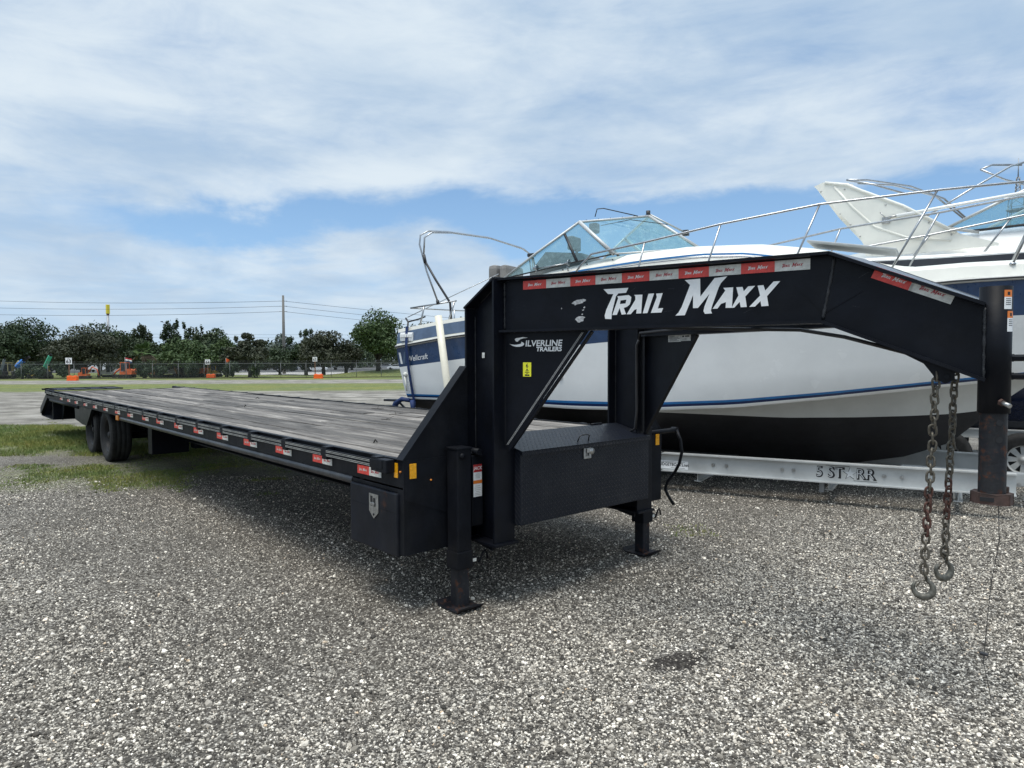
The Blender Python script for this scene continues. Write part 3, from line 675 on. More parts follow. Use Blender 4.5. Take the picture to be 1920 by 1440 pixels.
# neck beams converging on the coupler
A0 = Vector((.28, -.71, 0)); B0 = Vector((2.72, -.05, 0))
def neck(sg):
    a = Vector((A0.x, sg*.71, 0)); b = Vector((B0.x, sg*.05, 0)); D = (b-a).normalized(); LL = (b-a).length
    Nn = Vector((D.y, -D.x, 0)); Nn = Nn if Nn.y*sg > 0 else -Nn           # outward
    BF = .13; zt = 2.105; zb = 1.765; ub = 1.905; slope = .437; ztE = zt-(LL-ub)*slope; zbE = zb-(LL-ub)*slope
    m = MB(); o = m
    m.prism([(0, zb), (ub-.03, zb), (LL, zbE-.0), (LL, ztE), (ub+.0, zt), (0, zt)], a-Nn*.005, D, Z, Nn, .010)
    def fl(u0, z0, u1, z1, sgn, w=BF, off=0):
        p0 = a+D*u0+Z*z0; p1 = a+D*u1+Z*z1; d = (p1-p0).normalized(); up = Vector((-d.z*D.x, -d.z*D.y, math.sqrt(max(0, 1-d.z*d.z))))
        m.prism([(0, 0), ((p1-p0).length, 0), ((p1-p0).length, .014), (0, .014)], p0-Nn*(w/2)+up*(-.014 if sgn > 0 else 0), d, up, Nn, w)
    fl(-.02 if sg < 0 else -.02, zt, ub+.004, zt, 1); fl(ub-.002, zt+.0005, LL, ztE, 1)
    fl(0, zb, ub-.03, zb, -1); fl(ub-.032, zb+.0005, LL, zbE, -1)
    ob = m.build('neck_beam', BLK, TR, bevel=.002)
    # patch plate and weld at the bend
    m2 = MB(); m2.prism([(1.742, 1.958), (1.879, 1.812), (2.052, 1.914), (1.912, 2.037)], a+Nn*.0052, D, Z, Nn, .003); m2.build('patch_plate', BLK, ob)
    m3 = MB(); n = 22
    m3.tube([a+D*(1.925-.05*i/n+rng.uniform(-.002, .002))+Z*(2.085-.30*i/n)+Nn*.006 for i in range(n+1)], [rng.uniform(.006, .011) for _ in range(n+1)], 6); m3.build('weld_bead', WELD, ob)
    m3 = MB(); m3.tube([a+D*(LL-.003)+Z*(ztE-.02-(ztE-zbE-.03)*i/n)+Nn*.008 for i in range(n+1)], [rng.uniform(.005, .009) for _ in range(n+1)], 6); m3.build('weld_bead', WELD, ob)
    m3 = MB(); m3.tube([a+D*.008+Z*(zb+.02+(zt-zb-.04)*i/n)+Nn*.008 for i in range(n+1)], [rng.uniform(.004, .008) for _ in range(n+1)], 6); m3.build('weld_bead', WELD, ob)
    # gusset with a flange along its slope
    g = MB(); g.prism([(.015, zb-.001), (.600, zb-.001), (.040, 1.035), (.015, 1.035)], a-Nn*.005, D, Z, Nn, .010)
    p0 = a+D*.03+Z*1.022; p1 = a+D*.612+Z*1.762; d = (p1-p0).normalized(); up = Vector((d.z*D.x, d.z*D.y, -Vector((d.x, d.y, 0)).length))
    g.prism([(0, 0), ((p1-p0).length, 0), ((p1-p0).length, .012), (0, .012)], p0-Nn*.026, d, up, Nn, .030)
    go = g.build('gusset', BLK, ob, bevel=.0015)
    return ob, go, a, D, Nn
NB = [neck(-1), neck(1)]
ob, go, a, D, Nn = NB[0]
O = a+Nn*.0072
m = MB(); logo(m, O, D, Z, 0); m.build('lettering', WHI, ob)
sk = {}
for nm, bgm, ink in (('r', REDS, WHI), ('s', SILS, REDI)):
    q = MB(); q.box(0, .1665, -.001, 0, 0, .053, 0); logo(q, (0, -.0016, 0), X, Z, 1, .10, (.085, .026))
    if nm == 's': q.box(.135, .158, -.0014, -.0011, .004, .0065, 2); q.box(.006, .03, -.0014, -.0011, .046, .048, 2)
    sk[nm] = q.mesh('sticker', [bgm, ink, GELB])
rzD = math.atan2(D.y, D.x)
for i in range(10):
    u = .147+i*.1668; q = O+D*u+Z*(2.028+.0008*i*.5)
    inst('sticker', sk['r' if i % 2 == 0 else 's'], ob, q, (0, 0, rzD))
sl = math.atan(.437)
for i in range(2):
    u = 2.081+i*.1668*math.cos(sl); q = O+D*u+Z*(1.972-i*.1668*math.sin(sl))
    e = Matrix.Rotation(rzD, 4, 'Z') @ Matrix.Rotation(sl, 4, 'Y')
    o = inst('sticker', sk['r' if i % 2 == 0 else 's'], ob, q, e.to_euler(), (1.08, 1, 1.05))
# paint scuffs on the web
m = MB(); r2 = random.Random(5)
for cx_, cz_, w_, h_ in ((.535, 1.932, .052, .016), (.545, 1.83, .034, .018), (.573, 1.90, .007, .005), (.566, 1.885, .008, .004), (.42, 1.90, .003, .005), (.56, 1.86, .006, .004)):
    pts = [(cx_+w_*math.cos(t_)*r2.uniform(.6, 1.15), cz_+h_*math.sin(t_)*r2.uniform(.6, 1.2)+w_*.12*math.cos(t_)) for t_ in np.linspace(0, 6.283, 15)[:-1]]
    m.poly([pts], O-Nn*.001, D, Z)
m.build('paint_chip', mat('bare_grey_chip', (.42, .42, .42), .7, var=.3, vscale=80), ob)
# faint scratches
m = MB()
for _ in range(26):
    u0, z0 = r2.uniform(.05, 2.4), r2.uniform(1.79, 2.08); 
    if u0 > 1.88: z0 -= (u0-1.88)*.437
    an = r2.uniform(-.3, .9); L_ = r2.uniform(.01, .05); t_ = r2.uniform(.0003, .0007)
    m.poly([[(u0, z0), (u0+L_*math.cos(an), z0+L_*math.sin(an)), (u0+L_*math.cos(an), z0+L_*math.sin(an)+t_), (u0, z0+t_)]], O-Nn*.0015, D, Z)
m.build('scratch', mat('scratch_grey', (.07, .075, .085), .6, var=.2), ob)
# gusset decals
m = MB()
for k in (0, 1, 2):
    o0 = .327-.006+k*.0125-.3; 
pin = MB()
for off in (0, .009):
    q0 = (.018+off, 1.052); q1 = (.557+off, 1.754)
    pin.poly([[q0, (q0[0]+.0035, q0[1]), (q1[0]+.0035, q1[1]), q1]], O, D, Z)
pin.build('pinstripe', mat('aged_white_line', (.38, .38, .37), .5, var=.2), go)
sw = MB()
# swoosh S, then the two words
c1 = [(.118, 1.7305), (.145, 1.7345), (.18, 1.729), (.150, 1.7265), (.128, 1.722), (.112, 1.712), (.106, 1.706), (.097, 1.706), (.088, 1.712), (.083, 1.721), (.092, 1.7285)]
c2 = [(.043, 1.693), (.060, 1.689), (.082, 1.687), (.105, 1.688), (.125, 1.692), (.133, 1.698), (.132, 1.706), (.146, 1.700), (.154, 1.694), (.151, 1.685), (.140, 1.678), (.120, 1.674), (.095, 1.674), (.068, 1.680)]
sw.poly([c1], O, D, Z); sw.poly([c2], O, D, Z)
put_text(sw, text_mb('ILVERLINE', .052, .0012, .12, 'LEFT', 1.13), O, D, Z, 0, (.160, 1.692))
put_text(sw, text_mb('TRAILERS', .037, .0010, .12, 'LEFT', 1.17), O, D, Z, 0, (.240, 1.656))
sw.build('lettering', WHI, go)
yl = MB(); yl.poly([[(.144, 1.488), (.204, 1.488), (.205, 1.576), (.144, 1.576)]], O, D, Z, 0)
put_text(yl, text_mb('6', .036, .0008), O+Nn*.0006, D, Z, 1, (.1745, 1.555))
for zz, w_, h_ in ((1.533, .012, .006), (1.524, .024, .004), (1.515, .034, .004), (1.508, .018, .0025), (1.497, .034, .009)):
    yl.poly([[(.1745-w_/2, zz-h_/2), (.1745+w_/2, zz-h_/2), (.1745+w_/2, zz+h_/2), (.1745-w_/2, zz+h_/2)]], O+Nn*.0006, D, Z, 1)
yl.build('lot_tag', [YEL, INK], go)
# far gusset data plate (its face towards the camera is the inner face)
ob2, go2, a2, D2, N2 = NB[1]
dp = MB(); Oi = a2-N2*.0072
dp.poly([[(.30, 1.717), (.44, 1.717), (.44, 1.765), (.30, 1.765)]], Oi, D2, Z, 0); dp.poly([[(.442, 1.722), (.545, 1.722), (.545, 1.765), (.442, 1.765)]], Oi, D2, Z, 0)
for k in range(5): dp.poly([[(.31, 1.757-k*.0085), (.31+[.06, .1, .12, .09, .11][k], 1.757-k*.0085), (.31+[.06, .1, .12, .09, .11][k], 1.760-k*.0085), (.31, 1.760-k*.0085)]], Oi-N2*.0006, D2, Z, 1)
dp.poly([[(.455, 1.748), (.475, 1.748), (.475, 1.760), (.455, 1.760)]], Oi-N2*.0006, D2, Z, 1); dp.poly([[(.485, 1.750), (.53, 1.750), (.53, 1.759), (.485, 1.759)]], Oi-N2*.0006, D2, Z, 1)
for k in range(3): dp.poly([[(.455, 1.737-k*.005), (.50, 1.737-k*.005), (.50, 1.7385-k*.005), (.455, 1.7385-k*.005)]], Oi-N2*.0006, D2, Z, 1)
dp.build('data_plate', [SILS, INK], go2)
# plate between the beams over the front slope, cross tube, wiring
zt, zb = 2.105, 1.765
def yin(x): return .71-(x-.28)*(.66/2.44)
m = MB(); x0, x1 = 2.10, 2.68; zs = lambda x: 2.110-(x-2.118)*.4527
m.add([(x0, -yin(x0)+.03, zs(x0)), (x1, -yin(x1)+.02, zs(x1)), (x1, yin(x1)+.02, zs(x1)), (x0, yin(x0)+.03, zs(x0)),
       (x0, -yin(x0)+.03, zs(x0)-.008), (x1, -yin(x1)+.02, zs(x1)-.008), (x1, yin(x1)+.02, zs(x1)-.008), (x0, yin(x0)+.03, zs(x0)-.008)],
      [(0, 1, 2, 3), (7, 6, 5, 4), (0, 4, 5, 1), (1, 5, 6, 2), (2, 6, 7, 3), (3, 7, 4, 0)]); m.build('top_plate', TOPG, TR)
m = MB(); m.box(.88, .96, -.50, .50, 1.79, 1.87); m.box(1.70, 1.76, -.29, .29, 1.80, 1.86); m.build('cross_tube', BLK, TR)
m = MB()
m.tube([(.32, .60, 1.74), (.34, .585, 1.79), (.8, .46, 1.80), (1.2, -.28, 1.775), (1.6, -.25, 1.755), (1.95, -.17, 1.74), (2.15, -.12, 1.70), (2.4, -.03, 1.62)], .010, 6)
m.tube([(.32, .60, 1.74), (.29, .61, 1.70), (.285, .615, 1.5), (.285, .62, 1.2), (.27, .62, 1.06), (.20, .63, 1.03)], .011, 6)
m.build('wiring_harness', BLACKP, TR)
m = MB(); m.prism([(2.14, 1.66), (2.20, 1.632), (2.42, 1.537), (2.42, 1.50), (2.385, 1.48), (2.35, 1.50), (2.30, 1.57)], a-Nn*.01, D, Z, Nn, .02); m.tube([a+D*2.39+Z*1.512-Nn*.03, a+D*2.39+Z*1.512+Nn*.03], .011, 8, 0)
m.build('chain_lug', BLK, TR)
# coupler
cx, cy = 2.745, 0
cp = thing('coupler', None, None); cp.parent = TR
m = MB(); m.lathe([(.049, 1.905), (.0615, 1.905), (.0615, 1.355), (.0535, 1.355), (.049, 1.9)], (cx, cy, 0), 'Z', 32); m.lathe([(.0001, 1.896), (.050, 1.896)], (cx, cy, 0), 'Z', 32)
m.build('outer_tube', BLKD, cp)
m = MB(); m.lathe([(.0525, 1.36), (.0525, .995)], (cx, cy, 0), 'Z', 32); m.build('inner_tube', BLKR, cp)
vdir = Vector((CAM.x-cx, CAM.y-cy, 0)).normalized()
hd = Vector((.62, -.78, 0)).normalized()
hs = Z.cross(hd)
m = MB()
for zz in (1.315, 1.240):
    c_ = Vector((cx, cy, zz))+hd*.0527
    m.poly([[(.0135*math.cos(t_), .0135*math.sin(t_)) for t_ in np.linspace(0, 6.283, 17)[:-1]]], c_+hd*.0012, hs, Z)
m.build('adjusting_hole', INK, cp)
m = MB(); c_ = Vector((cx, cy, 1.405))+hd*.058; bd = (hd*.8-Z*.25+hs*.25).normalized()
m.tube([c_, c_+bd*.012], .016, 6, 0, smooth=False); m.tube([c_, c_+bd*.052], .0095, 12, 1); m.build('set_bolt', [RUSTY, STEEL], cp)
m = MB()
for zz in (1.595, 1.515):
    sd_ = Vector((.85, .52, 0)).normalized(); c_ = Vector((cx, cy, zz))+sd_*.058
    m.tube([c_, c_+sd_*.014], .017, 6, 0, smooth=False); m.tube([c_+sd_*.014, c_+sd_*.055], .015, 6, 0, smooth=False); m.tube([c_+sd_*.055, c_+sd_*.15], .0085, 8, 1)
m.build('lock_bolt', [BLKD, RUSTY], cp)
m = MB(); oc = [(.080*math.cos(t_), .074*math.sin(t_)) for t_ in np.linspace(.39, 6.67, 9)[:-1]]
m.prism(oc, (cx, cy, .958), X, Y, Z, .045); m.cbox((cx+.045, cy+.035, 1.015), (.02, .02, .03), 0, .003)
bc = m.build('ball_socket', RUSTY, cp, bevel=.006)
m = MB(); dd = Vector((.2, -.98, 0)).normalized(); ds = Z.cross(dd); c_ = Vector((cx, cy, .981))+dd*.0695-ds*.010
m.prism([(-.030, -.009), (.022, -.009), (.022, .009), (-.030, .009)], c_, ds, Z, dd, .0028)
m.build('latch_slot', INK, bc)
m = MB()
lw = Vector((.78, -.62, 0)).normalized(); ls_ = Z.cross(lw)
for (zc, hgt, off) in ((1.845, .082, .0), (1.752, .088, .017)):
    n_ = 6
    for k in range(n_):
        t0, t1 = (off/.07)-.16+k*.105, (off/.07)-.16+(k+1)*.105
        q = [Vector((cx, cy, 0))+(lw*math.cos(t_)+ls_*math.sin(t_))*.0622 for t_ in (t0, t1)]
        zt_ = zc+hgt/2
        m.add([q[0]+Z*(zc-hgt/2), q[1]+Z*(zc-hgt/2), q[1]+Z*(zt_-.03), q[0]+Z*(zt_-.03)], [(0, 1, 2, 3)], 0)
        m.add([q[0]+Z*(zt_-.03), q[1]+Z*(zt_-.03), q[1]+Z*zt_, q[0]+Z*zt_], [(0, 1, 2, 3)], 1)
        q2 = [Vector((cx, cy, 0))+(lw*math.cos(t_)+ls_*math.sin(t_))*.0626 for t_ in (t0+.008, t1)]
        for zz in (zt_-.038, zt_-.046, zt_-.054, zt_-.062):
            if zz > zc-hgt/2 and 0 < k < 5: m.add([q2[0]+Z*(zz-.0016), q2[1]+Z*(zz-.0016), q2[1]+Z*(zz+.0016), q2[0]+Z*(zz+.0016)], [(0, 1, 2, 3)], 2)
        if 1 < k < 4: m.add([q2[0]+Z*(zt_-.022), q2[1]+Z*(zt_-.022), q2[1]+Z*(zt_-.008), q2[0]+Z*(zt_-.008)], [(0, 1, 2, 3)], 2)
m.build('warning_label', [WHI, ORI, INK], cp)
# dangling breakaway wire
m = MB(); m.tube([(cx+.03, -.02, .96), (cx+.036, -.02, .8), (cx+.012, -.03, .6), (cx-.004, -.02, .40), (cx-.01, -.03, .25), (cx+.03, -.06, .10)], .0016, 5); m.cbox((cx-.008, -.03, .285), (.03, .02, .012), 0, .003)
m.build('breakaway_wire', BLACKP, TR)
# toolbox between the uprights
tb = thing('front_toolbox', None, None); tb.parent = TR
m = MB(); m.box(.005, .335, -.625, .70, .522, .985); m.build('body', PLATE, tb, bevel=.003)
m = MB(); e0, e1 = Vector((.012, 0, 1.085)), Vector((.352, 0, 1.005)); d = (e1-e0).normalized()
m.prism([(0, 0), ((e1-e0).length, 0), ((e1-e0).length, -.008), (0, -.008)], e0+Y*-.625, d, Vector((-d.z, 0, d.x)), Y, 1.325)
m.box(.346, .352, -.625, .70, .975, 1.0); m.box(.012, .02, -.625, .70, .97, 1.07)
m.prism([(.02, .98), (.34, .98), (.34, 1.0), (.02, 1.075)], (0, -.624, 0), X, Z, Y, .004); m.prism([(.02, .98), (.34, .98), (.34, 1.0), (.02, 1.075)], (0, .694, 0), X, Z, Y, .004)
lid = m.build('lid', PLATE, tb)
m = MB(); m.tube([(.30, -.055, 1.018), (.315, -.05, 1.055), (.318, -.03, 1.064), (.318, .03, 1.064), (.315, .05, 1.055), (.30, .055, 1.018)], .0045, 8); m.build('handle', BLACKP, lid)
m = MB(); m.tube([(.012, .40, 1.088), (.012, .52, 1.088)], .009, 8); m.tube([(.012, -.42, 1.088), (.012, -.30, 1.088)], .009, 8); m.build('hinge', BLK, lid)
m = MB(); m.cbox((.341, 0, .948), (.010, .075, .10), 0, .003); m.lathe([(.0001, .352), (.024, .350), (.026, .338)], (0, .042, .948), 'X', 14)
m.box(.346, .3475, -.028, .016, .972, .979, 1); m.box(.346, .3475, -.020, -.014, .915, .965, 1); m.box(.346, .3475, -.004, .012, .918, .94, 1); m.cbox((.350, 0, .955), (.007, .03, .03), 0, .002)
m.build('latch', [STEEL, INK], tb)
# side toolbox under the deck
sb = thing('side_toolbox', None, None); sb.parent = TR
m = MB(); m.box(-.64, -.062, -1.285, -.80, .365, .77); m.box(-.66, -.04, -1.292, -1.284, .765, .79); m.build('body', BLKD, sb, bevel=.003)
m = MB(); m.cbox((-.345, -1.300, .565), (.60, .026, .40), 0, .010)
dr = m.build('door', mat('black_door_paint', (.006, .008, .014), .42, var=.3, vscale=4, bump=.15, bscale=8, dust=.14, spec=.2, rust=.28, rscale=5), sb)
m = MB(); m.box(-.642, -.05, -1.3145, -1.3132, .640, .6415); m.build('crease', BLKD, dr)
m = MB(); m.prism([(-.38, .61), (-.38, .725), (-.265, .725), (-.265, .61), (-.3225, .565)], (0, -1.314, 0), X, Z, -Y, .004)
m.box(-.362, -.336, -1.3195, -1.3182, .645, .71, 1); m.box(-.325, -.30, -1.3195, -1.3182, .645, .70, 1); m.cbox((-.33, -1.322, .66), (.05, .008, .02), 0, .003)
m.lathe([(.0001, -1.322), (.009, -1.321), (.010, -1.315)], (-.3225, 0, .592), 'Y', 10, 1); m.build('latch', [STEEL, INK], dr)
# jacks
def jack(sg):
    j = thing('jack', None, None); j.parent = TR; xc, yc = .0925, sg*.935
    m = MB(); m.cbox((xc, yc, .70), (.112, .112, .655), 0, .008); m.cbox((xc, yc, 1.032), (.122, .122, .012), 0, .003)
    m.lathe([(.0001, .165), (.018, .164), (.020, .150)], (0, yc-.02, .985), 'X', 12); m.lathe([(.0001, .064), (.016, .064), (.016, .05)], (xc, yc-.0, .985), 'Y', 12)
    m.build('outer_tube', BLKD, j)
    m = MB(); m.cbox((xc, yc, .318), (.124, .124, .115), 0, .008)
    m.tube([(xc+.03, yc+.055, .305), (xc+.03, yc+.105, .305)], .019, 12); m.tube([(xc+.03, yc+.105, .305), (xc+.03, yc+.13, .305)], .008, 8)
    m.tube([(xc+.03, yc+.128, .275), (xc+.03, yc+.145, .29), (xc+.03, yc+.165, .33), (xc+.03, yc+.185, .345), (xc+.03, yc+.2, .325), (xc+.03, yc+.205, .29)], .007, 8)
    m.build('collar', BLKD, j)
    m = MB(); m.box(xc+.0405+.0, xc+.0415, yc+.07, yc+.07, .29, .29); 
    m = MB(); m.cbox((xc+.052, yc+.08, .305), (.002, .03, .02), 0, 0); m.build('label_scrap', SILS, j)
    m = MB(); m.cbox((xc, yc, .140), (.086, .086, .26), 0, .006); il = m.build('inner_leg', BLKR, j)
    m = MB()
    for zz in (.235, .165, .095): m.poly([[(.0075*math.cos(t_), .0075*math.sin(t_)) for t_ in np.linspace(0, 6.283, 13)[:-1]]], (xc+.0436, yc+.002, zz), Y, Z)
    m.build('pin_hole', INK, il)
    m = MB(); m.cbox((xc, yc, .012), (.20, .20, .010), 0, .003)
    m.prism([(-.10, 0), (-.125, .022), (-.125, .030), (-.10, .008)], (xc, yc-.10, .010), X, Z, Y, .20); m.prism([(.10, 0), (.125, .022), (.125, .030), (.10, .008)], (xc, yc-.10, .010), X, Z, Y, .20)
    m.build('foot_pad', BLKR, j)
    m = MB(); m.cbox((.075, yc-sg*.13, .745), (.085, .09, .46), 0, .006); m.tube([(.02, yc-sg*.12, 1.0), (.155, yc-sg*.12, 1.0)], .022, 12); m.tube([(.09, yc-sg*.055, .985), (.09, yc-sg*.14, .985)], .014, 8)
    m.build('gearbox', BLKD, j)
    if sg < 0:
        q = MB(); ox, y0, y1 = .1185, yc+.095, yc+.165
        q.add([(ox, y0, .705), (ox, y1, .705), (ox, y1, .915), (ox, y0, .915)], [(0, 1, 2, 3)], 0)
        q.add([(ox+.0006, y0, .865), (ox+.0006, y1, .865), (ox+.0006, y1, .915), (ox+.0006, y0, .915)], [(0, 1, 2, 3)], 1)
        q.add([(ox+.0006, y0, .79), (ox+.0006, y1, .79), (ox+.0006, y1, .812), (ox+.0006, y0, .812)], [(0, 1, 2, 3)], 2)
        put_text(q, text_mb('JACK', .030, .0006, .15), (ox+.0012, (y0+y1)/2, .89), Y, Z, 0)
        for k, (zz, w_) in enumerate(((.852, .03), (.844, .04), (.836, .034), (.828, .04), (.775, .04), (.762, .05), (.75, .046), (.738, .03), (.727, .045), (.717, .05))):
            q.add([(ox+.0006, (y0+y1)/2-w_/2, zz-.0017), (ox+.0006, (y0+y1)/2+w_/2, zz-.0017), (ox+.0006, (y0+y1)/2+w_/2, zz+.0017), (ox+.0006, (y0+y1)/2-w_/2, zz+.0017)], [(0, 1, 2, 3)], 3)
        q.build('warning_label', [WHI, mat('faded_red_print', (.45, .03, .03), .5, var=.1), ORI, GELB], j)
jack(-1); jack(1)
m = MB(); m.tube([(.095, .99, .985), (.095, 1.38, .985)], .020, 10); m.tube([(.06, 1.38, .985), (.115, 1.38, .985)], .024, 10)
m.tube([(.107, 1.38, .985), (.15, 1.38, .90), (.165, 1.38, .80), (.14, 1.38, .70), (.095, 1.38, .62), (.02, 1.38, .53), (-.002, 1.38, .475), (.0, 1.38, .445), (.03, 1.38, .40), (.085, 1.38, .335)], .0135, 10)
m.build('crank_handle', BLKD, TR)
# wheels
def wheel_meshes():
    t = MB(); ro, ri, w = .395, .235, .235
    pr = [(ri, -.075), (ri+.015, -.088), (ri+.06, -.112), (ro-.045, -.115), (ro-.018, -.102), (ro-.004, -.088), (ro, -.06), (ro-.006, -.056), (ro-.006, -.048), (ro, -.044), (ro, -.012), (ro-.008, -.008), (ro-.008, .002), (ro, .006), (ro, .040), (ro-.006, .044), (ro-.006, .052), (ro, .056), (ro-.004, .086), (ro-.018, .1), (ro-.045, .113), (ri+.06, .112), (ri+.015, .088), (ri, .075)]
    t.lathe(pr, (0, 0, 0), 'Y', 56)
    for k in range(56):     # tread sipes on the shoulder
        a_ = 2*math.pi*k/56; M_ = Matrix.Rotation(a_, 4, 'Y')
        t.box(-.010, .010, -.100, -.082, ro-.006, ro+.0015, 0, M_)
    tm = t.mesh('tyre', [RUB])
    r = MB(); r.lathe([(ri+.012, -.088), (ri+.002, -.086), (ri-.004, -.07), (ri-.018, -.05), (ri-.03, .02), (ri-.045, .045), (.16, .05), (.13, .035), (.095, .03), (.0001, .03)], (0, 0, 0), 'Y', 40)
    for k in range(8):
        a_ = 2*math.pi*(k+.5)/8; r.poly([[(.012*math.cos(q)+.155*math.cos(a_), .018*math.sin(q)+.155*math.sin(a_)) for q in np.linspace(0, 6.28, 11)[:-1]]], (0, .037, 0), X, Z, 1)
        a_ = 2*math.pi*k/8; r.lathe([(.0001, .012), (.009, .012), (.011, .032)], (.105*math.cos(a_), 0, .105*math.sin(a_)), 'Y', 6)
    rm = r.mesh('rim', [mat('dusty_black_rim', (.010, .010, .011), .5, var=.3, dust=.25, spec=.25), INK])
    h = MB(); h.lathe([(.0001, -.085), (.04, -.083), (.052, -.07), (.054, -.02), (.07, -.012), (.08, .028)], (0, 0, 0), 'Y', 20); hm = h.mesh('hub', [BLKR])
    return tm, rm, hm
TM, RM, HM = wheel_meshes()
for xw in (-8.82, -10.0):
    for sg in (-1, 1):
        for k, yy in enumerate((1.06,)):
            w = thing('wheel', None, None, (xw, sg*yy, .418)); w.parent = TR; w.scale = (1.065, 1.32, 1.065)
            if sg > 0: w.rotation_euler = (0, 0, math.pi)
            inst('tyre', TM, w); inst('rim', RM, w, (0, 0 if k == 0 else 0, 0))
            if k == 0: inst('hub', HM, w)
    m = MB(); m.tube([(xw, -1.0, .393), (xw, 1.0, .393)], .062, 12); m.cbox((xw, 0, .40), (.20, .30, .22), 0, .02)
    m.tube([(xw+.12, -.62, .393), (xw+.12, -.42, .393)], .10, 14); m.build('axle', BLK, TR)
m = MB(); m.cbox((-9.3, -.60, .62), (2.1, .10, .12), 0, .01); m.cbox((-8.64, .60, .62), (2.1, .10, .12), 0, .01)
for xx in (-7.62, -8.64, -9.66): m.cbox((xx, -.60, .50), (.10, .12, .22), 0, .01)
m.box(-7.35, -7.15, -.95, -.45, .25, .62); m.box(-7.25, -7.05, -.40, .40, .30, .6); m.build('suspension', BLK, TR, bevel=.006)
m = MB(); m.prism([(-9.5, .79), (-11.0, .79), (-10.95, .54), (-10.3, .49), (-9.95, .49)], (0, -1.27, 0), X, Z, Y, .05); m.box(-9.85, -9.80, -1.22, -.7, .48, .80); m.build('mud_flap', BLK, TR)
m = MB(); m.cbox((-7.52, -1.302, .775), (.13, .02, .065), 0, .006); m.build('marker_light', AMBERD, TR)
# rear: dovetail with its ramp folded flat over it
m = MB()
for sg in (-1, 1):
    y = sg*1.29; y0 = y if sg < 0 else y-.05
    m.prism([(-13.1, .86), (-13.1, .965), (-14.16, .985), (-14.16, .86)], (0, y0, 0), X, Z, Y, .05)
    m.prism([(-14.16, .90), (-14.16, .985), (-14.02, .985), (-14.02, .76), (-14.12, .80)], (0, y0-.004, 0), X, Z, Y, .06)
    m.prism([(-14.02, .80), (-14.12, .90), (-15.02, .545), (-15.03, .42), (-14.95, .42)], (0, y0, 0), X, Z, Y, .05)
    m.prism([(-13.5, .78), (-15.0, .44), (-15.0, .37), (-13.3, .37), (-13.1, .60), (-13.1, .78)], (0, sg*1.12, 0), X, Z, Y, .012)  # added dark sheet inside stands in for the shade of the open cavity
m.box(-15.03, -15.00, -1.27, 1.27, .37, .54); m.box(-13.45, -13.42, -1.27, 1.27, .38, .80); m.box(-15.0, -13.45, -1.27, 1.27, .368, .378)
dv = m.build('dovetail', BLK, TR)
m = MB()
for k in range(14):
    x_ = -14.16-k*.06; z_ = .90-k*.0265
    m.box(x_-.015, x_+.015, -1.27, 1.27, z_-.02, z_+.012)
m.build('cleat', BLKD, dv)
m = MB(); m.box(-14.14, -13.16, -1.25, -.02, .985, 1.000)
for k in range(5): m.box(-14.14, -13.16, -1.25+k*.3035, -1.234+k*.3035, 1.0, 1.012)
m.box(-14.20, -14.14, -1.30, -.02, .95, 1.01); m.box(-13.155, -13.10, -1.25, 1.25, .93, .972); m.tube([(-14.17, -1.36, .985), (-14.17, -1.25, .985)], .018, 8)  # dark strip across the deck end stands in for the ramp's shadow gap
m.build('ramp', BLKD, TR)
# a few dead twigs and leaves lying on the boards
def debris(n):
    for i in range(n):
        x_, y_ = [(-.95, -.95), (-3.2, .55), (-5.6, -.2), (-2.6, .2), (-7.4, .7), (-4.2, .9)][i]
        m = MB(); L_ = .05+.03*(i % 3); a_ = i*1.3
        if i % 2 == 0: m.tube([(0, 0, .004), (L_*.5*math.cos(a_), L_*.5*math.sin(a_), .03), (L_*math.cos(a_), L_*math.sin(a_), .012)], .005, 5)
        else:
            m.tube([(0, 0, .004), (L_*2*math.cos(a_), L_*2*math.sin(a_), .008)], .003, 5); m.tube([(L_*math.cos(a_), L_*math.sin(a_), .006), (L_*1.2, L_*.2, .04)], .002, 5)
        o = m.build('dead_twig', mat('dark_twig', (.02, .016, .013), .9, var=.2), loc=(x_, y_, DZ+.002))
        tag(o, ['small dark curled leaf on the deck boards nearest the sloping front wing', 'thin dark twig with a raised side shoot on the far side of the deck', 'small dark scrap lying midway along the deck boards', 'short dark twig on the deck boards behind the uprights', 'small dark scrap near the far edge of the deck over the wheels', 'thin twig at the far deck edge beside the boat stern'][i], 'twig')
debris(6)

# ------------------------------------------------------------------ safety chains
def link_mesh():
    m = MB(); r = .0055; a_, b_ = .0145, .0180; pts = []
    for k in range(16):
        t_ = 2*math.pi*k/16; c_, s_2 = math.cos(t_), math.sin(t_)
        z_ = (b_-a_+.007)*(1 if s_2 > 0 else -1)+a_*s_2 if abs(s_2) > 1e-6 else 0
        pts.append((a_*c_, 0, z_))
    m.tube(pts, r, 6, closed=True); return m
LK = link_mesh(); LMAT = mat('chain_steel', (.13, .115, .09), .5, metal=.6, var=.35, vscale=60, rust=.2, rscale=30, bump=.2, bscale=200)
LMR = mat('rusty_chain', (.075, .032, .022), .75, var=.5, vscale=60, bump=.3, bscale=200)
LKM = LK.mesh('link', [LMAT]); LKR = LK.mesh('link', [LMR])
def hook_mb(sx=1.0):
    m = MB(); pts = []; rs = []
    n = 22
    for k in range(n):
        t_ = k/(n-1); a_ = R(62)-t_*R(285); rad = .037+.006*t_
        pts.append((rad*math.cos(a_)*sx, 0, -.062+rad*math.sin(a_))); rs.append(.0085+.0075*math.sin(math.pi*min(1, t_*1.15)))
    rs[-1] = .003; rs[-2] = .006
    m.tube([(.008*sx, 0, -.008), (.014*sx, 0, -.02)]+pts, [.008, .0085]+rs, 10); return m
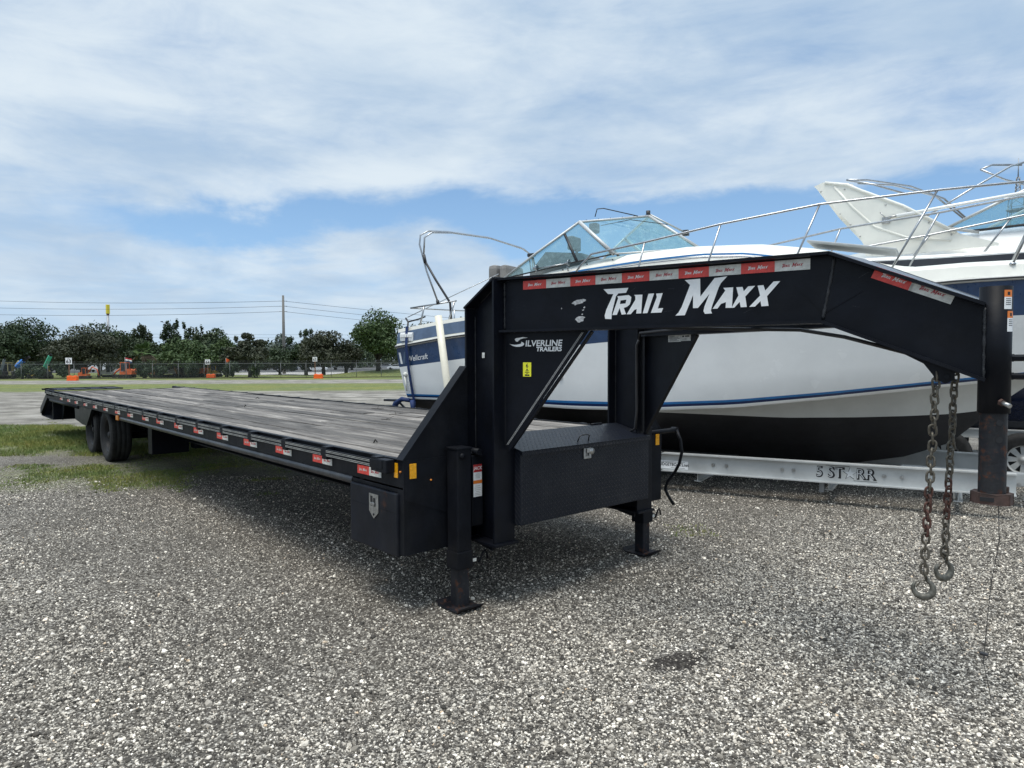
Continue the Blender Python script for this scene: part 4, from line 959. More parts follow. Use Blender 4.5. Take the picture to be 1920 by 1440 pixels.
def chain(x, y, ztop, zbot, label, drift, turn):
    c = thing('safety_chain', label, 'chain', (x, y, ztop), 0, 'safety chains hanging under the neck')
    pitch = .0355; n = int((ztop-zbot)/pitch)
    g = random.Random(int(x*1000)); 
    for i in range(n):
        f = i/n; zz = -i*pitch-.02; tw = turn+(math.pi/2)*(i % 2)+g.uniform(-.22, .22)+math.sin(i*.45)*.25
        rusty = .56 < f < .80
        inst('link', LKR if rusty else LKM, c, (drift*f+g.uniform(-.002, .002), drift*.2*f, zz), (g.uniform(-.12, .12), g.uniform(-.1, .1), tw))
    zz = -n*pitch-.012
    h = thing('hook', None, None, (drift, drift*.2, zz), turn); h.parent = c
    hb = hook_mb(); hb.build('hook_body', mat('galvanised_hook', (.13, .125, .105), .55, metal=.5, var=.4, vscale=40, rust=.15, rscale=20), h)
    m = MB()
    for s_3 in (-1, 1): m.tube([(.002, s_3*.011, .018), (.004, s_3*.012, .0), (.010, s_3*.006, -.016)], .0055, 8)
    m.tube([(.002, -.022, .014), (.002, .022, .014)], .006, 8); m.build('clevis', LMAT, h)
    m = MB(); m.tube([(.012, 0, -.022), (-.012, 0, -.03), (-.030, 0, -.058)], .0035, 6); m.build('latch', LMAT, h)
    return c
chain(2.548, -.092, 1.572, .605, 'safety chain farther from the coupler tube, hanging lower, with a large open hook', -.035, R(28))
chain(2.575, .072, 1.560, .66, 'shorter safety chain close beside the coupler tube, with a sideways grey hook', -.03, R(58))

# ------------------------------------------------------------------ boats
def interp(x, xs, ys): return float(np.interp(x, xs, ys))
BA = R(16.5)
def frame(S0, name, label, cat, group=None): return thing(name, label, cat, (S0[0], S0[1], 0), BA, group)
def P_(s, n, z): return (s, -n, z)
def hull_rows(levels, NT_=40):
    """levels: list of (S_end, n(s) table, z(s) table); each level runs from the transom to the stem"""
    rows = []
    for (s0, S1, sn, nn, zz) in levels:
        row = []
        for k in range(NT_+1):
            t_ = k/NT_; t_ = 1-(1-t_)**1.35
            s = s0+(S1-s0)*t_
            row.append((s, interp(s, sn, nn), interp(s, sn, zz)))
        rows.append(row)
    return rows
def build_hull(parent, rows, mats, mf, name='hull'):
    m = MB()
    near = [[P_(s, n, z) for (s, n, z) in r_] for r_ in rows]; far = [[P_(s, -n, z) for (s, n, z) in r_] for r_ in rows]
    m.grid(near, mf=mf); m.grid([list(reversed(r_)) for r_ in far], mf=lambda i, j: mf(i, len(rows[0])-2-j))
    # transom
    e = [r_[0] for r_ in near]; f = [r_[0] for r_ in far]
    for i in range(len(e)-1): m.add([e[i], f[i], f[i+1], e[i+1]], [(0, 1, 2, 3)], mf(i, 0))
    return m.build(name, mats, parent)

B1 = frame((-5.75, 3.1), 'cabin_cruiser', 'white cabin cruiser with navy band and blue stripes, standing behind the black trailer', 'boat', 'motor boats on trailers')
SS = [0, 1, 2, 3, 4, 5, 6, 6.6, 7.2, 7.8]
def lev(s0, S1, nS, zS, nE, zE, xs=SS): return (s0, S1, list(xs)+[S1], list(nS)+[nE], list(zS)+[zE])
n_rub = [1.12, 1.17, 1.21, 1.24, 1.21, 1.15, 1.01, .89, .73, .50]; z_rub = [1.782, 1.905, 1.991, 2.054, 2.123, 2.194, 2.273, 2.323, 2.37, 2.395]
n_nav = [1.09, 1.14, 1.18, 1.21, 1.18, 1.10, .94, .82, .64, .40]; z_nav = [1.475, 1.577, 1.675, 1.764, 1.838, 1.897, 1.942, 1.971, 2.002, 2.024]
n_str = [1.02, 1.07, 1.11, 1.14, 1.11, .99, .79, .64, .44, .17]; z_str = [1.074, 1.079, 1.063, 1.057, 1.062, 1.12, 1.227, 1.303, 1.378, 1.448]
n_chn = [.99, 1.04, 1.08, 1.11, 1.08, .94, .72, .56, .35, .08]; z_chn = [.991, .998, .972, .946, .958, 1.021, 1.141, 1.221, 1.299, 1.372]
def blend(a, b, f): return [x_*(1-f)+y_*f for x_, y_ in zip(a, b)]
def off(a, d): return [x_+d for x_ in a]
ks = [0, 2, 4, 5.5, 6.2, 6.7, 7.12, 7.38, 7.52]
K_z = [.30, .29, .28, .29, .36, .47, .65, .90, 1.06]
L_z = [.985, .965, .95, .91, .93, .955, .985, 1.02, 1.06]
nk = []
for s_ in ks:
    zk, zl = interp(s_, ks, K_z), interp(s_, ks, L_z); zc = interp(s_, SS, z_chn); nc = interp(s_, SS, n_chn)
    nk.append(max(.0, min(1, (zl-zk)/max(.02, zc-zk)))*nc if s_ < 7.5 else 0.0)
kmid = [z_*.55+l_*.45 for z_, l_ in zip(K_z, L_z)]
lv = [
 (0.15, 7.52, ks, [0]*9, K_z),
 (0.15, 7.52, ks, [q*.52 for q in nk], [a_*.52+b_*.48-.03 for a_, b_ in zip(K_z, L_z)]),
 (0.15, 7.52, ks, [q*.545 for q in nk], [a_*.515+b_*.485-.02 for a_, b_ in zip(K_z, L_z)]),
 (0.15, 7.52, ks, nk, L_z),
 lev(.15, 7.90, off(n_chn, -.012), off(z_chn, .002), 0.0, 1.385),
 lev(.15, 7.93, off(n_chn, .015), off(z_chn, .008), 0.0, 1.41),
 lev(.13, 7.96, blend(n_chn, n_str, .42), blend(z_chn, z_str, .42), 0.0, 1.43),
 lev(.13, 7.98, blend(n_chn, n_str, .72), blend(z_chn, z_str, .72), 0.0, 1.46),
 lev(.12, 8.00, n_str, z_str, 0.0, 1.49),
 lev(.09, 8.16, blend(n_str, n_nav, .35), blend(z_str, z_nav, .35), .0, 1.70),
 lev(.07, 8.32, blend(n_str, n_nav, .72), blend(z_str, z_nav, .72), .0, 1.90),
 lev(.05, 8.44, n_nav, z_nav, 0.0, 2.05),
 lev(.03, 8.58, blend(n_nav, n_rub, .5), blend(z_nav, z_rub, .5), 0.0, 2.24),
 lev(.02, 8.70, n_rub, z_rub, 0.0, 2.41),
]
HM_ = [ANTI, GELB, GEL, DKBLUE, BRBLUE, NAVY]
def mf1(i, j):
    return {0: 0, 1: 0, 2: 0, 3: 1 if j > 13 else 0, 4: 2, 5: 2, 6: 3, 7: 4, 8: 2, 9: 2, 10: 2, 11: 5, 12: 5}[i]
hull = build_hull(B1, hull_rows(lv), HM_, mf1)
for sg in (1, -1):
    m = MB(); m.tube([P_(s, sg*(interp(s, SS+[8.7], n_rub+[0])+.012), interp(s, SS+[8.7], z_rub+[2.41])) for s in np.linspace(.02, 8.7, 40)], .024, 8, 0)
    m.tube([P_(s, sg*(interp(s, SS+[8.7], n_rub+[0])+.032), interp(s, SS+[8.7], z_rub+[2.41])) for s in np.linspace(.02, 8.7, 40)], .010, 6, 1)
    m.build('rub_rail', [GELB, BLACKP], B1)
# topside band, gunwale, trunk cabin
def gun(s): return interp(s, SS+[8.7], n_rub+[0])
def gzr(s): return interp(s, SS+[8.7], z_rub+[2.41])
def bandh(s): return interp(s, [0, 3, 5, 7, 8.7], [.27, .25, .20, .15, .12])
ct_s = [0, 1.5, 1.9, 2.6, 3.4, 4.3, 5.16, 5.84, 6.54, 7.3, 8.1, 8.7]
cs_n = [1.02, 1.08, 1.03, 1.02, 1.0, .98, .90, .80, .66, .46, .18, .01]
cs_z = [2.1, 2.33, 2.64, 2.78, 2.86, 2.87, 2.82, 2.70, 2.50, 2.46, 2.49, 2.54]
cc_z = [2.1, 2.33, 2.64, 2.80, 2.96, 3.03, 2.99, 2.88, 2.64, 2.53, 2.53, 2.55]
st = np.linspace(.02, 8.7, 48)
m = MB(); rows = []
for sg in (1, -1):
    for (fa, fb, mi) in ((0, .18, 1), (.18, .80, 0), (.80, 1.0, 1)):
        rws = []
        for f in (fa, fb):
            rws.append([P_(s, sg*(gun(s)*(1-.0)+(.004 if fa == .18 else 0)-.05*f), gzr(s)+bandh(s)*f) for s in st])
        if sg < 0: rws = rws[::-1]
        m.grid(rws, mf=(lambda i, j, mi=mi: (1 if mi == 1 or st[j] > 4.3 else 0)))
m.build('topside_band', [SLATE, GELC], B1)
m = MB(); sc_ = [s for s in st if s >= 1.55]
def csec(s):
    g_, z_ = gun(s), gzr(s)+bandh(s); cn = min(interp(s, ct_s, cs_n), g_-.06 if g_ > .1 else g_*.4); z1, z2 = interp(s, ct_s, cs_z), interp(s, ct_s, cc_z)
    z1 = max(z1, z_+.01); z2 = max(z2, z1+.005)
    pts = [(g_-.05, z_), (g_-.08, z_+.02), (cn+.05, z_+.03), (cn+.01, z_+.06), (cn-.01, z_+(z1-z_)*.5), (cn-.04, z1-.06), (cn-.09, z1-.015), (cn*.80, z1+(z2-z1)*.45), (cn*.45, z1+(z2-z1)*.85), (0, z2)]
    return pts+[(-a_, b_) for a_, b_ in reversed(pts[:-1])]
rows = [[P_(s, a_, b_) for a_, b_ in csec(s)] for s in sc_]
m.grid([list(reversed(r_)) for r_ in rows])
m.build('cabin', GELC, B1)
# cockpit: side coaming and deck aft
m = MB(); sa = [s for s in st if s < 1.75]
for sg in (1, -1):
    rws = [[P_(s, sg*(gun(s)-.05), gzr(s)+bandh(s)) for s in sa], [P_(s, sg*(gun(s)-.20), gzr(s)+bandh(s)+.01) for s in sa], [P_(s, sg*(gun(s)-.22), 1.45) for s in sa]]
    if sg < 0: rws = rws[::-1]
    m.grid(rws, smooth=False)
m.box(.05, 1.7, -.95, .95, 1.40, 1.45); m.box(.02, .25, -1.04, 1.04, 1.45, 2.06); m.box(1.62, 1.72, -.95, .95, 1.45, 2.35)
m.build('cockpit', GELC, B1)
# blue pinstripes on the cabin side
m = MB()
for (dz0, th, mi) in ((0, .022, 0), (-.045, .008, 1)):
    for sg in (1, -1):
        r0 = []; r1 = []
        for s in np.linspace(2.2, 5.5, 24):
            g_, z_ = gun(s), gzr(s)+bandh(s); cn = min(interp(s, ct_s, cs_n), g_-.06); z1 = interp(s, ct_s, cs_z)
            zc = interp(s, [2.2, 3.0, 3.9, 4.6, 5.1, 5.5], [2.62, 2.735, 2.80, 2.825, 2.80, 2.73])+dz0*.8
            f = lambda z: cn-.01-.03*max(0, (z-(z_+(z1-z_)*.5)))/max(.05, (z1-.06)-(z_+(z1-z_)*.5))
            r0.append(P_(s, sg*(f(zc-th/2)+.006), zc-th/2)); r1.append(P_(s, sg*(f(zc+th/2)+.006), zc+th/2))
        m.grid([r0, r1] if sg > 0 else [r1, r0], mi)
m.build('pinstripe', [BRBLUE, DKBLUE], B1)
# screws / snaps along the screen base
m = MB()
for s, n_, z_ in [(2.05, 1.012, 2.66), (2.4, 1.01, 2.71), (2.8, 1.005, 2.76), (3.15, 1.0, 2.81), (3.5, .985, 2.84)]: m.tube([P_(s, n_-.01, z_), P_(s, n_+.006, z_)], .009, 8)
m.build('snap', BLACKP, B1); bpy.data.objects['snap']['kind'] = 'stuff'
# windscreen: two side panes and two front panes in aluminium frames
pA, pT, pC, pM, pN = (1.88, .99, 2.71), (2.92, .76, 3.41), (3.49, .93, 2.92), (3.60, 0, 3.54), (4.29, 0, 3.05)
pm1, pm2 = (2.72, .80, 3.27), (2.99, .965, 2.86)
wsn = thing('windscreen', None, None); wsn.parent = B1
def mir(p, sg): return P_(p[0], p[1]*sg, p[2])
for sg in (1, -1):
    m = MB()
    m.tube([mir(pA, sg), mir((2.35, .90, 3.035), sg), mir(pT, sg)], .018, 8); m.tube([mir(pT, sg), mir(pC, sg)], .028, 8); m.tube([mir(pT, sg), mir(pM, sg)], .017, 8)
    m.tube([mir(pC, sg), mir(pN, sg)], .012, 8); m.tube([mir(pA, sg), mir(pm2, sg), mir(pC, sg)], .010, 8, 1)
    for f in np.linspace(.08, .95, 8): q = Vector(mir(pA, sg)).lerp(Vector(mir(pT, sg)), f); m.tube([q, q+Vector((-.006, 0, .028))], .006, 6, 1)
    for f in np.linspace(.1, .95, 6): q = Vector(mir(pT, sg)).lerp(Vector(mir(pM, sg)), f); m.tube([q, q+Vector((0, 0, .024))], .006, 6, 1)
    m.build('frame', [ALU, BLACKP], wsn)
    m = MB(); m.tube([mir(pm1, sg), mir(pm2, sg)], .020, 6); m.build('mullion', BLACKP, wsn)
    m = MB(); m.add([mir(pA, sg), mir(pm2, sg), mir(pm1, sg)], [(0, 1, 2)]); m.build('pane', GLASS, wsn)
    m = MB(); m.add([mir(pm2, sg), mir(pC, sg), mir(pT, sg), mir(pm1, sg)], [(0, 1, 2, 3)]); m.build('pane', GLASS, wsn)
    m = MB(); m.add([mir(pT, sg), mir(pC, sg), mir(pN, sg), mir(pM, sg)], [(0, 1, 2, 3)]); m.build('pane', GLASS, wsn)
m = MB(); m.tube([mir(pM, 1), mir(pN, 1)], .022, 8); m.tube([P_(3.58, -.04, 3.58), P_(3.98, -.32, 3.34)], .013, 8); m.build('frame', [ALU], wsn)
m = MB(); m.cbox(P_(4.0, -.34, 3.325), (.09, .07, .08), 0, .012); m.lathe([(.0001, .02), (.03, .02), (.03, -.03)], P_(3.58, -.02, 3.60), 'Z', 10); m.build('spot_light', BLACKP, wsn)
m = MB(); m.tube([P_(3.05, .55, 3.50), P_(3.08, .55, 3.60), P_(3.15, .50, 3.61), P_(3.55, .28, 3.50)], .007, 6); m.tube([P_(3.12, .52, 3.38), P_(3.45, .30, 3.46), P_(3.9, .10, 3.38)], .005, 6)
m.cbox(P_(3.03, .53, 3.35), (.12, .12, .14), 0, .03); m.build('wiper', BLACKP, wsn)
# cockpit fittings seen through the screen
m = MB(); m.cbox(P_(1.42, .35, 2.62), (.16, .5, .72), 0, .06); m.cbox(P_(1.60, .35, 2.62), (.14, .5, .70), 0, .06); m.cbox(P_(1.55, .35, 2.2), (.5, .5, .3), 0, .05); m.build('seat', CANVAS, B1)
m = MB(); m.prism([(2.15, 2.2), (2.15, 2.80), (2.40, 3.06), (2.95, 3.0), (3.2, 2.6), (3.2, 2.2)], (0, -.75, 0), X, Z, Y, 1.0)
m.cbox(P_(2.62, .32, 3.21), (.09, .26, .19), 0, .02); m.cbox(P_(2.66, .32, 3.09), (.03, .03, .1), 0)
con = m.build('helm_console', mat('grey_console', (.16, .165, .165), .6, var=.1), B1)
m = MB(); M_ = Matrix.Translation(P_(2.10, .30, 2.86)) @ Matrix.Rotation(R(-60), 4, 'Y')
m.tube([M_ @ Vector((.17*math.cos(t_), .17*math.sin(t_), 0)) for t_ in np.linspace(0, 6.283, 25)[:-1]], .012, 6, closed=True)
m.tube([M_ @ Vector((-.17, 0, 0)), M_ @ Vector((.17, 0, 0))], .010, 6); m.tube([M_ @ Vector((0, -.17, 0)), M_ @ Vector((0, .17, 0))], .010, 6); m.build('steering_wheel', BLACKP, con)
m = MB(); m.tube([P_(2.2, .62, 2.75), P_(2.12, .62, 3.04)], .012, 6); m.cbox(P_(2.1, .62, 3.06), (.12, .05, .05), 0, .015); m.build('throttle', BLACKP, con)
# horn pair on the cabin side
m = MB(); m.tube([P_(2.40, 1.03, 2.80), P_(2.88, 1.01, 2.84)], .008, 8)
for s in (2.40, 2.88): m.lathe([(.01, -.03), (.02, .0), (.045, .03), (.047, .034), (.0001, .02)], P_(s, 1.04, 2.81+.03*(s > 2.5)), 'X', 14); m.tube([P_(s, 1.0, 2.74), P_(s, 1.03, 2.80)], .009, 6)
m.build('horn', CHROME, B1)
# bow rail
tp = [(2.98, 1.06, 2.66), (3.10, 1.06, 2.80), (3.25, 1.08, 2.92), (3.94, 1.08, 3.00), (4.85, 1.0, 3.14), (5.88, .85, 3.27), (6.99, .65, 3.32), (7.71, .40, 3.36), (8.3, .2, 3.36), (8.75, 0, 3.36)]
m = MB(); m.tube([P_(*p) for p in tp]+[P_(p[0], -p[1], p[2]) for p in tp[:-1][::-1]], .0135, 8)
railo = m.build('bow_rail', CHROME, B1)
def stan(s0, n0, s1):
    z1 = interp(s1, [q[0] for q in tp], [q[2] for q in tp]); n1 = interp(s1, [q[0] for q in tp], [q[1] for q in tp])
    for sg in (1, -1):
        m = MB(); m.tube([P_(s0, sg*n0, gzr(s0)+bandh(s0)), P_(s1, sg*n1, z1)], .0115, 8); m.lathe([(.03, 0), (.03, .008), (.016, .02)], P_(s0, sg*n0, gzr(s0)+bandh(s0)), 'Z', 12); m.build('stanchion', CHROME, railo)
for s0, n0, s1 in ((3.80, 1.10, 3.96), (4.62, 1.06, 4.85), (5.55, .98, 5.88), (6.55, .80, 6.97), (7.62, .52, 7.95)): stan(s0, n0, s1)
m = MB(); m.cbox((6.12, 0, 2.885), (.95, .60, .03), 0, .02, Matrix.Translation((6.12, 0, 2.86)) @ Matrix.Rotation(.19, 4, 'Y') @ Matrix.Translation((-6.12, 0, -2.86))); m.build('hatch', mat('grey_hatch', (.38, .40, .41), .4, var=.1), B1)
# bimini hoops, stern rail, pole
m = MB()
def hoop(pts, r=.013): m.tube([P_(*p) for p in pts], r, 8)
hoop([(.76, 1.04, 2.43), (.55, 1.04, 2.9), (.42, 1.04, 3.30), (.42, 1.02, 3.44), (.50, .93, 3.51), (.62, .6, 3.535), (.8, -.2, 3.55), (1.0, -.9, 3.46), (1.08, -1.02, 3.38), (1.12, -1.05, 3.0), (1.1, -1.05, 2.4)])
hoop([(.50, 1.04, 3.15), (.50, 1.02, 3.40), (.57, .93, 3.48), (.69, .6, 3.515), (.86, -.2, 3.53), (1.06, -.9, 3.43), (1.14, -1.02, 3.33), (1.16, -1.05, 3.0)])
m.build('bimini_hoop', CHROME, B1)
m = MB(); m.tube([P_(.52, 1.04, 3.05), P_(.72, 1.03, 2.75), P_(.95, 1.0, 2.42), P_(.97, 1.0, 2.17)], .017, 8); m.tube([P_(.75, 1.04, 2.46), P_(.76, 1.04, 2.40)], .024, 8); m.tube([P_(.50, 1.04, 3.14), P_(.53, 1.04, 3.02)], .024, 8); m.build('bimini_strut', BLACKP, B1)
m = MB(); m.tube([P_(.22, 1.02, 2.37), P_(1.06, 1.0, 2.44)], .013, 8); m.tube([P_(.22, 1.02, 2.37), P_(.25, -.2, 2.40), P_(.4, -.9, 2.42)], .011, 8)
m.tube([P_(.40, 1.03, 2.06), P_(.48, 1.02, 2.38)], .013, 8); m.tube([P_(.93, 1.03, 2.12), P_(1.03, 1.0, 2.43)], .013, 8); m.tube([P_(.35, .1, 2.05), P_(.35, .1, 2.39)], .010, 8); m.tube([P_(.38, -.85, 2.05), P_(.4, -.9, 2.42)], .012, 8)
m.build('stern_rail', CHROME, B1)
m = MB(); m.tube([P_(.10, .95, 2.24), P_(1.6, .70, 2.82)], .006, 6); m.build('antenna', CHROME, B1)
m = MB()
for k in range(9): m.lathe([(.0001, .018), (.011, .016), (.012, 0)], P_(.25+.19*k, gun(.25+.19*k)-.10, gzr(.25+.19*k)+bandh(.25+.19*k)+.005), 'Z', 8)
m.build('snap', BLACKP, B1)['kind'] = 'stuff'
# vent, cleat, fittings and lettering on the near side
def hp(s, z):    # point on the near topside at height z
    xs = SS+[8.7]
    zz = [interp(s, SS, z_str), interp(s, SS, z_nav), interp(s, SS, z_rub)]; nn = [interp(s, SS, n_str), interp(s, SS, n_nav), interp(s, SS, n_rub)]
    return interp(z, zz, nn)
def flat_text(txt, s0, z0, size, material, bold=.0, shear=0, xs=1.0, name='lettering', parent=hull, slope=.10):
    m = MB(); vs, fs = text_mb(txt, size, bold, shear, 'LEFT', xs)
    m.add([P_(s0+x_, hp(s0+x_, z0+y_+x_*slope)+.004, z0+y_+x_*slope) for x_, y_ in vs], fs); return m.build(name, material, parent)
flat_text('Wellcraft', .22, 1.60, .115, WHI, .001, .1, .95)
m = MB()
for pts, mi in (([(.06, 1.70), (.10, 1.70), (.13, 1.53), (.09, 1.53)], 0), ([(.13, 1.53), (.17, 1.53), (.20, 1.71), (.17, 1.71)], 1)):
    m.add([P_(a_, hp(a_, b_)+.004, b_) for a_, b_ in pts], [(0, 1, 2, 3)], mi)
m.build('emblem', [WHI, SLATE], hull)
m = MB(); q = .20
for k in range(4): m.cbox(P_(.20+.0*k, gun(.2)-.005, 1.93-.0*k), (.001, .001, .001))
m = MB(); m.cbox(P_(.24, gun(.24)+.002, 1.935), (.24, .03, .13), 0, .01)
for k in range(5): m.cbox(P_(.15+.045*k, gun(.24)+.022, 1.95), (.034, .03, .05), 0, .005)
m.build('vent', GEL, B1)
m = MB(); m.lathe([(.0001, -.03), (.032, -.028), (.038, 0)], P_(.16, hp(.16, 1.37)+.0, 1.37), 'Y', 14); m.tube([P_(.16, hp(.16, 1.3)+.03, 1.34), P_(.19, hp(.19, 1.15)+.045, 1.12)], .012, 6); m.build('drain_fitting', GELC, B1)
for s, z in ((2.86, 1.36), (4.31, 1.33)):
    m = MB(); m.lathe([(.0001, -.012), (.030, -.012), (.033, 0)], P_(s, hp(s, z)+.002, z), 'Y', 18); m.lathe([(.0001, -.015), (.012, -.015), (.012, -.01)], P_(s, hp(s, z)+.002, z), 'Y', 12, 1); m.build('through_hull', [WHI, INK], hull)
m = MB(); m.lathe([(.0001, -.014), (.016, -.012), (.016, 0)], P_(.82, gun(.82)-.02, 2.05), 'Y', 10); m.build('snap_eye', CHROME, B1)

# boat trailer under the first boat
T1 = frame((-5.75, 3.1), 'boat_trailer', 'aluminium boat trailer lettered 5 STARR carrying the white and navy cruiser', 'boat trailer')
bA, bB = Vector((4.184, -1.029, 0)), Vector((7.649, -.764, 0)); bd = (bB-bA).normalized(); bn = Vector((bd.y, -bd.x, 0))
for sg in (1, -1):
    m = MB()
    def pt_(v): return Vector((v.x, v.y*sg, v.z))
    isec(m, (.2, -1.03*sg, .352), X, Z, Y, 3.99, .222, .10, .014, .010)
    d2 = Vector((bd.x, bd.y*sg, 0)); n2 = Vector((bn.x, bn.y*sg, 0))
    isec(m, pt_(bA)+Z*.352-d2*.02, d2, Z, n2, 3.52, .222, .10, .014, .010)
    fr = m.build('frame_rail', ALU, T1)
    if sg == 1:
        O1 = bA+Z*0+bn*.0058
        m = MB()
        for u in (.60, .75, 1.358, 1.475, 2.364, 2.531, 3.52): 
            c_ = O1+bd*u+Z*.352; b0 = MB(); b0.tube([c_, c_+bn*.010], .021, 12, 0, smooth=False); b0.tube([c_, c_+bn*.022], .009, 8, 0); b0.build('bolt', STEEL, fr)
        m = MB(); u0 = 1.70
        put_text(m, text_mb('5 ST', .165, .006, .0, 'LEFT', .93), O1+bn*.0008, bd, Z, 0, (u0+.004, .354-.004)); put_text(m, text_mb('5 ST', .158, -.0035, .0, 'LEFT', .93), O1+bn*.0016, bd, Z, 1, (u0, .358-.006))
        put_text(m, text_mb('RR', .165, .006, .0, 'LEFT', .95), O1+bn*.0008, bd, Z, 0, (u0+.398, .350)); put_text(m, text_mb('RR', .158, -.0035, .0, 'LEFT', .95), O1+bn*.0016, bd, Z, 1, (u0+.394, .354))
        def star(r0, r1, cx_, cz_): return [((r0 if k % 2 == 0 else r1)*math.sin(k*math.pi/5)+cx_, (r0 if k % 2 == 0 else r1)*math.cos(k*math.pi/5)+cz_) for k in range(10)]
        m.poly([star(.074, .028, u0+.338, .352)], O1+bn*.0004, bd, Z, 0); m.poly([star(.064, .025, u0+.341, .354)], O1+bn*.0018, bd, Z, 1)
        m.poly([[(u0+.245, .352), (u0+.27, .372), (u0+.30, .372), (u0+.315, .345), (u0+.30, .325)]], O1+bn*.0003, bd, Z, 2)
        m.poly([[(u0+.10, .428), (u0+.335, .428), (u0+.335, .4325), (u0+.10, .4325)]], O1+bn*.0004, bd, Z, 0); m.poly([[(u0+.375, .278), (u0+.60, .278), (u0+.60, .2825), (u0+.375, .2825)]], O1+bn*.0004, bd, Z, 0)
        m.build('lettering', [INK, mat('light_print', (.62, .63, .63), .5, var=0), GELB], fr)
        m = MB(); m.poly([[(-.16, .272), (.305, .272), (.305, .368), (-.16, .368)]], O1+bn*.0004, bd, Z, 0)
        put_text(m, text_mb('www.BUDGETBOATS.net', .052, .0012, 0, 'CENTER', .86), O1+bn*.001, bd, Z, 1, (.072, .322))
        m.poly([[(-.13, .352), (.27, .352), (.27, .356), (-.13, .356)]], O1+bn*.001, bd, Z, 1); m.poly([[(.1, .281), (.27, .281), (.27, .285), (.1, .285)]], O1+bn*.001, bd, Z, 1)
        m.build('dealer_sticker', [WHI, INK], fr)
m = MB()
for s in (.6, 2.0, 3.4, 4.6, 6.0, 7.2): isec(m, (s, -1.0 if s < 5 else -.8, .20), Y, Z, X, 2.0 if s < 5 else 1.6, .12, .08, .01, .008)
m.build('cross_beam', ALU, T1)
for y_ in (-.55, .55):
    m = MB(); m.cbox((2.6, y_*.6, .36), (4.6, .10, .07), 0, .01); m.build('bunk', mat('dark_carpet', (.03, .03, .03), .95, var=.3), T1)
m = MB(); m.cbox((5.93, -.80, .19), (.05, .05, .15), 0, .004); m.build('jack_stub', GALV, T1)
# keel roller support and tongue
m = MB(); m.cbox((7.6, 0, .30), (1.9, .10, .14), 0, .01); m.build('tongue', ALU, T1)
for sg in (1, -1):
    m = MB(); m.tube([P_(1.17, sg*1.33, .40), P_(1.17, sg*1.33, 1.06), P_(.99, sg*1.33, 2.21)], .052, 16); m.lathe([(.052, 0), (.040, 0), (.040, -.02)], P_(.99, sg*1.33, 2.21), 'Z', 16); m.build('guide_pole', CREAM, T1)
    for k, s in enumerate((1.9, 2.75)):
        w = thing('wheel', None, None, P_(s, sg*1.12, .33)); w.parent = T1
        if k == 0 and sg == 1:
            q = MB(); q.lathe([(.18, -.09), (.26, -.10), (.31, -.09), (.325, -.05), (.325, .05), (.31, .09), (.26, .1), (.18, .09)], (0, 0, 0), 'Y', 36); BT = q.mesh('tyre', [RUB])
            q = MB(); q.lathe([(.185, -.095), (.178, -.07), (.165, -.05), (.16, -.03)], (0, 0, 0), 'Y', 32); q.lathe([(.0001, -.075), (.035, -.07), (.04, -.045), (.075, -.04)], (0, 0, 0), 'Y', 20)
            for j in range(8):
                a_ = j*math.pi/4; q.prism([(.07*math.cos(a_-.36), .07*math.sin(a_-.36)), (.165*math.cos(a_-.22), .165*math.sin(a_-.22)), (.165*math.cos(a_+.22), .165*math.sin(a_+.22)), (.07*math.cos(a_+.36), .07*math.sin(a_+.36))], (0, -.045, 0), X, Z, Y, .008)
            q.lathe([(.0001, .0), (.16, 0)], (0, 0, 0), 'Y', 24, 1); BR = q.mesh('rim', [mat('white_spoke_rim', (.50, .51, .50), .5, var=.15, dust=.3), INK])
        if sg < 0: w.rotation_euler = (0, 0, math.pi)
        inst('tyre', BT, w); inst('rim', BR, w)
m = MB(); m.box(-.30, .35, -1.15, -.95, 1.00, 1.03) if False else m.cbox((-.12, -1.02, .97), (.34, .12, .035), 0, .005); m.tube([P_(-.1, .95, .95), P_(.12, .95, .78), P_(.3, 1.0, .45)], .018, 6); m.build('step_plate', BLACKP, T1)
# blue tie-down strap over the stern
m = MB(); pts = [(.24, 1.13, 2.09), (.26, 1.17, 1.80), (.27, 1.13, 1.45), (.29, 1.06, 1.05), (.30, 1.04, .96), (.30, 1.05, .80)]
for i in range(len(pts)-1):
    a_, b_ = pts[i], pts[i+1]
    m.add([P_(a_[0]-.024, a_[1]+.006, a_[2]), P_(a_[0]+.024, a_[1]+.006, a_[2]), P_(b_[0]+.024, b_[1]+.006, b_[2]), P_(b_[0]-.024, b_[1]+.006, b_[2]),
           P_(a_[0]-.024, a_[1]+.003, a_[2]), P_(a_[0]+.024, a_[1]+.003, a_[2]), P_(b_[0]+.024, b_[1]+.003, b_[2]), P_(b_[0]-.024, b_[1]+.003, b_[2])], [(0, 1, 2, 3), (7, 6, 5, 4), (0, 3, 7, 4), (1, 5, 6, 2)])
m.tube([P_(.26, 1.10, .98), P_(.12, 1.12, 1.0), P_(.0, 1.12, .93), P_(-.08, 1.1, .80), P_(-.1, 1.1, .70)], [.03, .035, .045, .05, .045], 8); m.tube([P_(.30, 1.10, .98), P_(.33, 1.12, .9), P_(.34, 1.1, .76)], .035, 8)
o = m.build('tie_down_strap', BLUEW, None); o.location = (-5.75, 3.1, 0); o.rotation_euler = (0, 0, BA)
tag(o, 'blue webbing strap running down over the stern corner of the white and navy boat', 'strap')
m = MB(); m.tube([P_(.15, 1.05, 2.22), P_(.22, 1.08, 2.16), P_(.24, 1.12, 2.04), P_(.22, 1.14, 1.95)], .014, 6); m.tube([P_(.22, 1.08, 2.16), P_(.36, 1.0, 2.20), P_(.45, .95, 2.24)], .012, 6)
